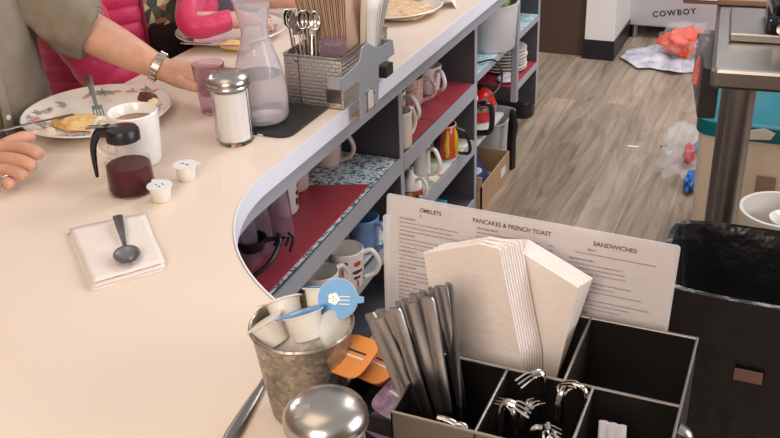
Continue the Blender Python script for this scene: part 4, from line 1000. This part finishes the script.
# left hand wraps round the back of the tumbler
def around(a,r,z): return V((cupc.x+r*math.cos(math.radians(a)),cupc.y+r*math.sin(math.radians(a)),T+z))
fl=[]
for j,z in enumerate((.078,.060,.043,.027)):
    r=.0385-.0012*j; fl.append([pm.lerp(kn,.6)+V((0,.004,(z-.052)*.6)),around(150,r+.006,z),around(112,r+.001,z),around(72,r,z),around(40-j*4,r-.001,z)])
thumb=[pm.lerp(wr,.25)+V((.004,-.014,-.004)),at(182,83,.050),at(191,86,.054),at(198,88,.058)]
roots+=hand_chain(vs,es,'L','',fl+[thumb],[.0090,.0092,.0088,.0078,.0125])
fr_=[]
for (pl,z) in (([(-4,149),(14,147),(31,150),(42,156)],.050),([(-4,159),(12,159),(27,163),(36,168)],.039),([(-6,169),(10,170),(21,174),(28,178)],.027),([(-8,178),(3,180),(10,184),(14,187)],.015)):
    fr_.append([at(u-(10 if k==0 else 0),v,z+.006*math.sin(k*1.1)) for k,(u,v) in enumerate(pl)])
thR=[at(-6,150,.045),at(8,143,.060),at(22,137,.064),at(35,136,.058)]
roots+=hand_chain(vs,es,'R','',fr_+[thR],[.0142,.0140,.0132,.0120,.0130])
vs={k:(c-O,r) for k,(c,r) in vs.items()}
body=skinmesh('body',vs,es,roots,'skin',A)
# shirt
def ripA(t,k,c): return .035*math.sin(t*3+k*.9)+.03*noise.noise(V((math.cos(t)*2,math.sin(t)*2,c.z*9)))
secs=[]
for z,ax,ay,dx in((-.30,.15,.21,0),(-.22,.16,.232,.0),(-.12,.150,.243,-.01),(-.02,.142,.245,-.01),(.06,.138,.240,-.008),(.14,.138,.232,.0),(.22,.138,.226,-.01),(.30,.130,.215,-.02),(.36,.105,.19,-.025),(.40,.075,.12,-.025),(.415,.062,.075,-.025)):
    secs.append(((0+dx+.01,0,T+z),ax,ay,0))
secs2=[]
for (c0_,a0_,b0_,_),(c1_,a1_,b1_,_) in zip(secs,secs[1:]):
    for q_ in range(5):
        f_=q_/5; secs2.append((V(c0_).lerp(V(c1_),f_),a0_+(a1_-a0_)*f_,b0_+(b1_-b0_)*f_,0))
secs2.append(secs[-1])
def ripA(t,k,c):
    p=V((math.cos(t)*1.6,math.sin(t)*1.6,c.z*5)); return .020*math.sin(t*3+c.z*9)+.05*noise.noise(p)+.035*abs(noise.noise(V((p.x*2.2+p.z*1.5,p.y*2.2,p.z*2.4))))
sh_=finish('shirt_body',loft(secs2,72,pw=2.4,ripple=ripA),'khaki',A); sh_.modifiers.new('s','SUBSURF').levels=1
e2=elb-O; s2=V((-.77,1.41,T+.35))-O; wd=(wr-elb).normalized()
sl=tube([s2+V((0,-.03,.0)),V((-.725,1.455,T+.27))-O,e2.lerp(V((-.72,1.46,T+.25))-O,.35),e2+wd*.002,e2+wd*.026],[.085,.088,.078,.064,.0585],n=40,k=9)
for v in sl.verts: v.co+=v.normal*0; v.co+=V((1,.4,.6))*.016*noise.noise(v.co*13)+V((.3,1,.6))*.008*noise.noise(v.co*31)
finish('shirt_sleeve',sl,'khaki',A)
r2=V((-.64,.94,T+.06))-O
finish('shirt_sleeve',tube([V((-.77,1.06,T+.35))-O+V((0,.03,0)),V((-.75,1.00,T+.22))-O,r2,r2+V((.02,.01,0))],[.08,.076,.066,.06],n=24),'khaki',A)
# placket, buttons and chest pocket on the shirt front
def front(z,y,ex=.004): # shirt front surface near centre
    return V((.150+ex-.06*max(0,z-.05)-.35*y*y,y,T+z))
finish('placket',tube([front(z,.02) for z in(-.12,-.02,.08,.18,.28)],[.004]*5,n=6,sx=3,k=4),'khaki',A)
for z in(-.08,.02,.12,.22): finish('button',lathe([(0,0),(.0055,0),(.0055,.002),(0,.0025)],14),'cercream',A,True,front(z,.02,.006),(0,PI/2,0))
# pocket, trousers, watch, ring, hair
finish('trousers',loft([((.02,0,T-.46),.20,.20,0),((.0,0,T-.36),.18,.20,0),((.0,0,T-.27),.15,.195,0)],30),'denim',A)
for s in(-1,1):
    finish('trouser_leg',tube([(0,.09*s,T-.33),(.16,.10*s,T-.28),(.22,.10*s,T-.34),(.21,.10*s,T-.5),(.18,.10*s,.07)],[.085,.07,.062,.055,.05],n=18),'denim',A)
    finish('shoe',loft([((.22,.10*s,.023),.11,.042,0),((.22,.10*s,.05),.11,.042,0),((.20,.10*s,.08),.06,.038,0)],20),'black',A)
wdir=(wr-elb).normalized(); wc=wr-wdir*.014-O
wt=bmesh.new()
qz=wdir.to_track_quat('Z','X').to_matrix().to_4x4(); 
ring=lathe([(.0295,-.0075),(.0315,-.007),(.0318,0),(.0315,.007),(.0295,.0075)],40)
bmesh.ops.transform(ring,matrix=Matrix.Translation(wc)@qz,verts=ring.verts)
wb_=finish('watch_band',ring,mat('watch_steel',(.45,.38,.32),.32,1),A)
for k in range(15):
    a=2*PI*k/15; bm=box(-.0022,.0022,-.0072,.0072,.0312,.0330); bmesh.ops.transform(bm,matrix=Matrix.Translation(wc)@qz@Matrix.Rotation(a,4,'Z')@Matrix.Rotation(PI/2,4,'Y')@Matrix.Rotation(PI/2,4,'Z'),verts=bm.verts)
    finish('watch_link',bm,'steel',wb_,False)
rp_=(fr_[3][1]+fr_[3][2])/2-O; rd=(fr_[3][2]-fr_[3][1]).normalized()
rg=lathe([(.0112,-.0022),(.0128,-.002),(.0128,.002),(.0112,.0022)],24); bmesh.ops.transform(rg,matrix=Matrix.Translation(rp_)@rd.to_track_quat('Z','X').to_matrix().to_4x4(),verts=rg.verts); finish('ring',rg,'chrome',A)
tn=thR[3]-O; finish('thumb_nail',loft([((tn.x,tn.y,tn.z+.0075),.006,.008,0),((tn.x,tn.y,tn.z+.0098),.005,.007,0)],14),mat('nail',(.72,.50,.42),.3),A)
def headbits(P,c,facing=0):
    R=Matrix.Rotation(facing,4,'Z')
    f=lambda x,y,z:c+(R@V((x,y,z)))
    h=bmesh.new(); bmesh.ops.create_icosphere(h,subdivisions=3,radius=1)
    for v in h.verts: v.co=f(v.co.x*.098-.016,v.co.y*.086,max(v.co.z,-.35 if v.co.x<.1 else .25)*.105+.025)
    finish('hair',h,'hair',P)
    for s in(-1,1):
        e_=bmesh.new(); bmesh.ops.create_uvsphere(e_,u_segments=14,v_segments=8,radius=.012); bmesh.ops.translate(e_,vec=f(.074,.032*s,-.01),verts=e_.verts); finish('eye',e_,'plate',P)
        finish('ear',tube([f(0,.082*s,.015),f(-.012,.092*s,.0),f(0,.082*s,-.03)],.009,n=8),'skin',P)
    finish('nose',tube([f(.082,0,.0),f(.100,0,-.025),f(.088,0,-.034)],[.007,.012,.008],n=8),'skin',P)
    finish('mouth',tube([f(.080,-.022,-.058),f(.088,0,-.056),f(.080,.022,-.058)],.004,n=6),'redplastic' if False else mat('lip',(.45,.16,.13),.5),P)
headbits(A,V((.005,0,T+.62)))
# ---- woman in pink quilted jacket
B=root('person','person in a pink quilted jacket over a floral blouse, seated beyond the man in khaki','person',(-.76,1.86,0)); O=V((-.76,1.86,0))
vs={};es=[]
limb(vs,es,[('pel',cc(-.79,1.86,-.20),.11),('bel',cc(-.77,1.86,-.02),.10),('che',cc(-.77,1.86,.20),.10),('nk0',cc(-.77,1.86,.37),.055),('nk1',cc(-.755,1.86,.44),.048),('hd0',cc(-.74,1.86,.52),.075),('hd1',cc(-.74,1.86,.62),.08)])
hb_=at(246,20,.050); eb=at(188,20,.065)
limb(vs,es,[('shL',cc(-.78,2.01,.32),.05),('uaL',cc(-.70,2.07,.20),.045),('elL',eb,.022),('wrL',eb.lerp(hb_,.75),.021),('pmL',hb_,.026)],'che')
eR=V(cc(-.66,1.64,-.02))
limb(vs,es,[('shR',cc(-.78,1.70,.32),.05),('uaR',cc(-.74,1.66,.16),.045),('elR',eR,.038),('wrR',cc(-.60,1.72,-.10),.024),('pmR',cc(-.56,1.76,-.12),.024)],'che')
roots=['pel']
ff=[]; hd_=(hb_-eb).normalized(); sd=V((hd_.y,-hd_.x,0))
for j in range(4):
    b0=hb_+sd*(.018-.012*j); ff.append([b0,b0+hd_*.030+V((0,0,.004)),b0+hd_*.052+V((0,0,-.006)),b0+hd_*.062+V((0,0,-.020))])
ff.append([hb_+sd*.012-hd_*.015,hb_+sd*.034+hd_*.008,hb_+sd*.040+hd_*.030])
roots+=hand_chain(vs,es,'L','',ff,[.008,.0085,.008,.007,.009])
ff=[]; pr_=V(cc(-.56,1.76,-.12))
for j in range(4): b0=pr_+V((0,-.015+.01*j,0)); ff.append([b0,b0+V((.03,0,0)),b0+V((.052,0,-.012))])
ff.append([pr_+V((-.01,-.015,0)),pr_+V((.012,-.036,0)),pr_+V((.03,-.04,-.006))])
roots+=hand_chain(vs,es,'R','',ff,[.008,.0085,.008,.007,.009])
vs={k:(c-O,r) for k,(c,r) in vs.items()}
skinmesh('body',vs,es,roots,'skin2',B)
def jacket(t0,t1,name,mt,ax0,ay0,thick=.03,parent=B,puff=.055,z0=-.34,z1=.385,n=40,m_=190,rz=0,c=V((0,0,0))):
    """open-front quilted shell: angles t0..t1 (degrees, 0 = forward)"""
    bm=bmesh.new(); g=[]
    for k in range(m_+1):
        f=k/m_; z=z0+(z1-z0)*f; sc=1 if f<.72 else 1-.68*((f-.72)/.28)**2
        sc*=1+.10*(.5-f)
        row=[]
        for i in range(n+1):
            a=math.radians(t0+(t1-t0)*i/n); q=puff*abs(math.sin(PI*(z-z0)/.040))**.5
            s=sc*(1+q*.8+.012*noise.noise(V((a*5,z*26,3))))
            x=ax0*math.copysign(abs(math.cos(a))**.85,math.cos(a))*s; y=ay0*math.copysign(abs(math.sin(a))**.85,math.sin(a))*s
            row.append(bm.verts.new(c+V((x*math.cos(rz)-y*math.sin(rz),x*math.sin(rz)+y*math.cos(rz),T+z))))
        g.append(row)
    for k in range(m_):
        for i in range(n): bm.faces.new((g[k][i],g[k][i+1],g[k+1][i+1],g[k+1][i]))
    o=finish(name,bm,mt,parent); s_=o.modifiers.new('s','SOLIDIFY'); s_.thickness=thick; s_.offset=-1
    return o
JR=math.radians(-28)
jacket(-172,-3,'jacket_front','pink',.142,.23,.012,rz=JR); jacket(24,188,'jacket_front','pink',.142,.23,.012,rz=JR)
for a in(-3,24):
    pts=[]
    for k in range(9):
        f=k/8; z=-.34+.725*f; sc=(1 if f<.72 else 1-.68*((f-.72)/.28)**2)*(1+.10*(.5-f)); s=sc*1.045
        x=.142*math.cos(math.radians(a))**.85*s; y=.23*math.copysign(abs(math.sin(math.radians(a)))**.85,a)*s
        pts.append((x*math.cos(JR)-y*math.sin(JR),x*math.sin(JR)+y*math.cos(JR),T+z))
    finish('zipper',tube(pts,.0045,n=8,k=3),'crimson',B)
finish('lap_fill',loft([((0,0,T-.28),.13,.185,JR),((0,0,T+.034),.13,.18,JR)],32),'dark',B)  # dark loft filling the jacket opening over the lap, below the blouse
BL=speckle_mat('floral_blouse_print',(.06,.07,.05),[(.35,.36,.22),(.62,.55,.30),(.10,.12,.08),(.45,.20,.14),(.03,.03,.03)],46,.8)
finish('blouse',loft([((0,0,T+.035),.125,.18,JR),((0,0,T+.06),.13,.19,JR),((0,0,T+.16),.13,.185,JR),((0,0,T+.28),.12,.16,JR),((-.01,0,T+.36),.07,.08,JR)],32),BL,B)
def sleeve(pts,rr,mt,P,puff=.08,name='jacket_sleeve'):
    n=max(12,int(sum((V(pts[i+1])-V(pts[i])).length for i in range(len(pts)-1))/.006)); q=smoothpts(pts,max(2,n//(len(pts)-1)))
    L=0; R_=[]; 
    for i,p in enumerate(q):
        if i: L+=(q[i]-q[i-1]).length
        f=i/(len(q)-1)*(len(rr)-1); j=min(int(f),len(rr)-2); r=rr[j]+(rr[j+1]-rr[j])*(f-j)
        R_.append(r*(1+puff*abs(math.sin(PI*L/.05))**.6))
    bm=tube(q,R_,n=24,k=1); return finish(name,bm,mt,P)
w_=eb.lerp(hb_,.72)
sleeve([V(cc(-.77,2.02,.33))-O,V(cc(-.67,2.12,.20))-O,eb-O,w_-O],[.06,.042,.028,.024],'pink',B,.04)
sleeve([V(cc(-.79,1.73,.33))-O,V(cc(-.75,1.65,.16))-O,eR-O,V(cc(-.61,1.71,-.09))-O],[.075,.072,.060,.042],'pink',B)
finish('trousers',loft([((.02,0,T-.46),.19,.20,0),((.0,0,T-.34),.165,.20,0),((.0,0,T-.27),.14,.18,0)],30),'dark',B)
for s in(-1,1):
    finish('trouser_leg',tube([(0,.09*s,T-.33),(.16,.10*s,T-.28),(.22,.10*s,T-.34),(.21,.10*s,T-.5),(.18,.10*s,.07)],[.08,.068,.06,.05,.045],n=18),'dark',B)
    finish('shoe',loft([((.22,.10*s,.023),.11,.042,0),((.22,.10*s,.05),.11,.042,0),((.20,.10*s,.08),.06,.038,0)],20),'black',B)
headbits(B,V((.015,0,T+.58)))
# ---- person in grey beyond
Cc=root('person','person in a grey top with bare forearm on the counter, farthest of the diners','person',(-.80,2.46,0)); O=V((-.80,2.46,0))
vs={};es=[]
limb(vs,es,[('pel',cc(-.82,2.46,-.20),.11),('bel',cc(-.80,2.46,-.02),.10),('che',cc(-.80,2.46,.20),.10),('nk0',cc(-.80,2.46,.37),.055),('nk1',cc(-.785,2.46,.44),.048),('hd0',cc(-.77,2.46,.52),.075),('hd1',cc(-.77,2.46,.62),.08)])
e0=at(238,-6,.050); h0=at(312,-1,.045)
limb(vs,es,[('shR',cc(-.80,2.30,.32),.05),('uaR',cc(-.74,2.22,.18),.045),('elR',e0,.038),('faR',e0.lerp(h0,.4),.036),('wrR',e0.lerp(h0,.85),.025),('pmR',h0,.026)],'che')
h1=at(330,-30,.05)
limb(vs,es,[('shL',cc(-.80,2.62,.32),.05),('uaL',cc(-.72,2.64,.16),.045),('elL',cc(-.55,2.60,.05),.036),('wrL',cc(-.40,2.52,.045),.025),('pmL',cc(-.33,2.49,.045),.026)],'che')
roots=['pel']
hd_=(h0-e0).normalized(); sd=V((hd_.y,-hd_.x,0)); ff=[]
for j in range(4): b0=h0+sd*(.016-.012*j); ff.append([b0,b0+hd_*.03,b0+hd_*.055+V((0,0,-.010)),b0+hd_*.066+V((0,0,-.024))])
ff.append([h0-sd*.012-hd_*.015,h0-sd*.034+hd_*.008,h0-sd*.038+hd_*.03])
roots+=hand_chain(vs,es,'R','',ff,[.008,.0085,.008,.007,.009])
p_=V(cc(-.33,2.49,.045)); ff=[]
for j in range(4): b0=p_+V((0,-.017+.012*j,0)); ff.append([b0,b0+V((.03,0,0)),b0+V((.052,0,-.012)),b0+V((.06,0,-.026))])
ff.append([p_+V((-.01,-.012,0)),p_+V((.012,-.036,0)),p_+V((.03,-.042,-.004))])
roots+=hand_chain(vs,es,'L','',ff,[.008,.0085,.008,.007,.009])
vs={k:(c-O,r) for k,(c,r) in vs.items()}
skinmesh('body',vs,es,roots,'skin2',Cc)
finish('shirt_body',loft([((0,0,T-.30),.16,.21,0),((.01,0,T-.1),.16,.215,0),((.01,0,T+.08),.15,.21,0),((0,0,T+.24),.135,.20,0),((-.01,0,T+.34),.10,.17,0),((-.01,0,T+.385),.055,.07,0)],40,ripple=ripA),'greyshirt',Cc)
finish('shirt_sleeve',tube([V(cc(-.80,2.32,.33))-O,V(cc(-.74,2.22,.20))-O,V(cc(-.74,2.22,.18)).lerp(e0,.75)-O],[.075,.068,.058],n=22),'greyshirt',Cc)
finish('shirt_sleeve',tube([V(cc(-.80,2.60,.33))-O,V(cc(-.72,2.64,.18))-O,V(cc(-.62,2.62,.08))-O],[.075,.068,.058],n=22),'greyshirt',Cc)
finish('trousers',loft([((.02,0,T-.46),.19,.20,0),((.0,0,T-.34),.165,.20,0),((.0,0,T-.27),.14,.18,0)],30),'dark',Cc)
for s in(-1,1):
    finish('trouser_leg',tube([(0,.09*s,T-.33),(.16,.10*s,T-.28),(.22,.10*s,T-.34),(.21,.10*s,T-.5),(.18,.10*s,.07)],[.08,.068,.06,.05,.045],n=18),'dark',Cc)
    finish('shoe',loft([((.22,.10*s,.023),.11,.042,0),((.22,.10*s,.05),.11,.042,0),((.20,.10*s,.08),.06,.038,0)],20),'black',Cc)
headbits(Cc,V((.025,0,T+.58)))
for (x,y,w) in((-.74,1.235,'man in khaki'),(-.76,1.86,'woman in pink'),(-.80,2.46,'diner in grey')):
    st=root('counter_stool','round padded counter stool under the '+w,'stool',(x-.02,y,0))
    finish('seat',lathe([(0,T-.52),(.17,T-.52),(.18,T-.50),(.175,T-.465),(0,T-.461)],36),'black',st)
    finish('pole',lathe([(0,.02),(.03,.02),(.03,T-.52),(0,T-.52)],20),'chrome',st)
    finish('base',lathe([(0,0),(.16,0),(.155,.012),(.04,.022),(0,.022)],32),'chrome',st)
# ------------------------------------------------------------------ light
def area(name,loc,tgt,size,power,col,sy=None):
    l=bpy.data.lights.new(name,'AREA'); l.energy=power; l.color=col; l.size=size; l.shape='RECTANGLE'; l.size_y=sy or size
    o=bpy.data.objects.new(name,l); C.objects.link(o); o.location=loc; o.rotation_euler=(V(tgt)-V(loc)).to_track_quat('-Z','Y').to_euler(); return o
area('ceiling_lamp_counter',(-.2,.5,2.55),(-.1,.8,.7),1.1,6,(1,.74,.50))
area('window_daylight',(-2.7,2.4,1.9),(0,1.7,.7),.8,30,(.98,.96,.98),.7)
area('ceiling_lamp_aisle',(.9,3.4,2.6),(.2,3.2,0),1.2,42,(.97,.97,1))
area('aisle_fill_light',(2.6,1.6,1.5),(0,1.8,.5),1.3,55,(.92,.93,1))  # unseen fill added on the aisle side to lift edge band and shelves
area('rear_fill_light',(.6,-1.3,2.1),(.5,.9,.8),1.0,38,(1,.84,.70))  # unseen fill added behind the camera to brighten menu and napkins
w=bpy.data.worlds.new('world'); bpy.context.scene.world=w; w.use_nodes=True
bg=w.node_tree.nodes['Background']; bg.inputs[0].default_value=(.80,.78,.80,1); bg.inputs[1].default_value=.62
vsn=bpy.context.scene.view_settings; vsn.view_transform='Standard'; vsn.look='None'; vsn.exposure=0; vsn.gamma=1; vsn.use_curve_mapping=False
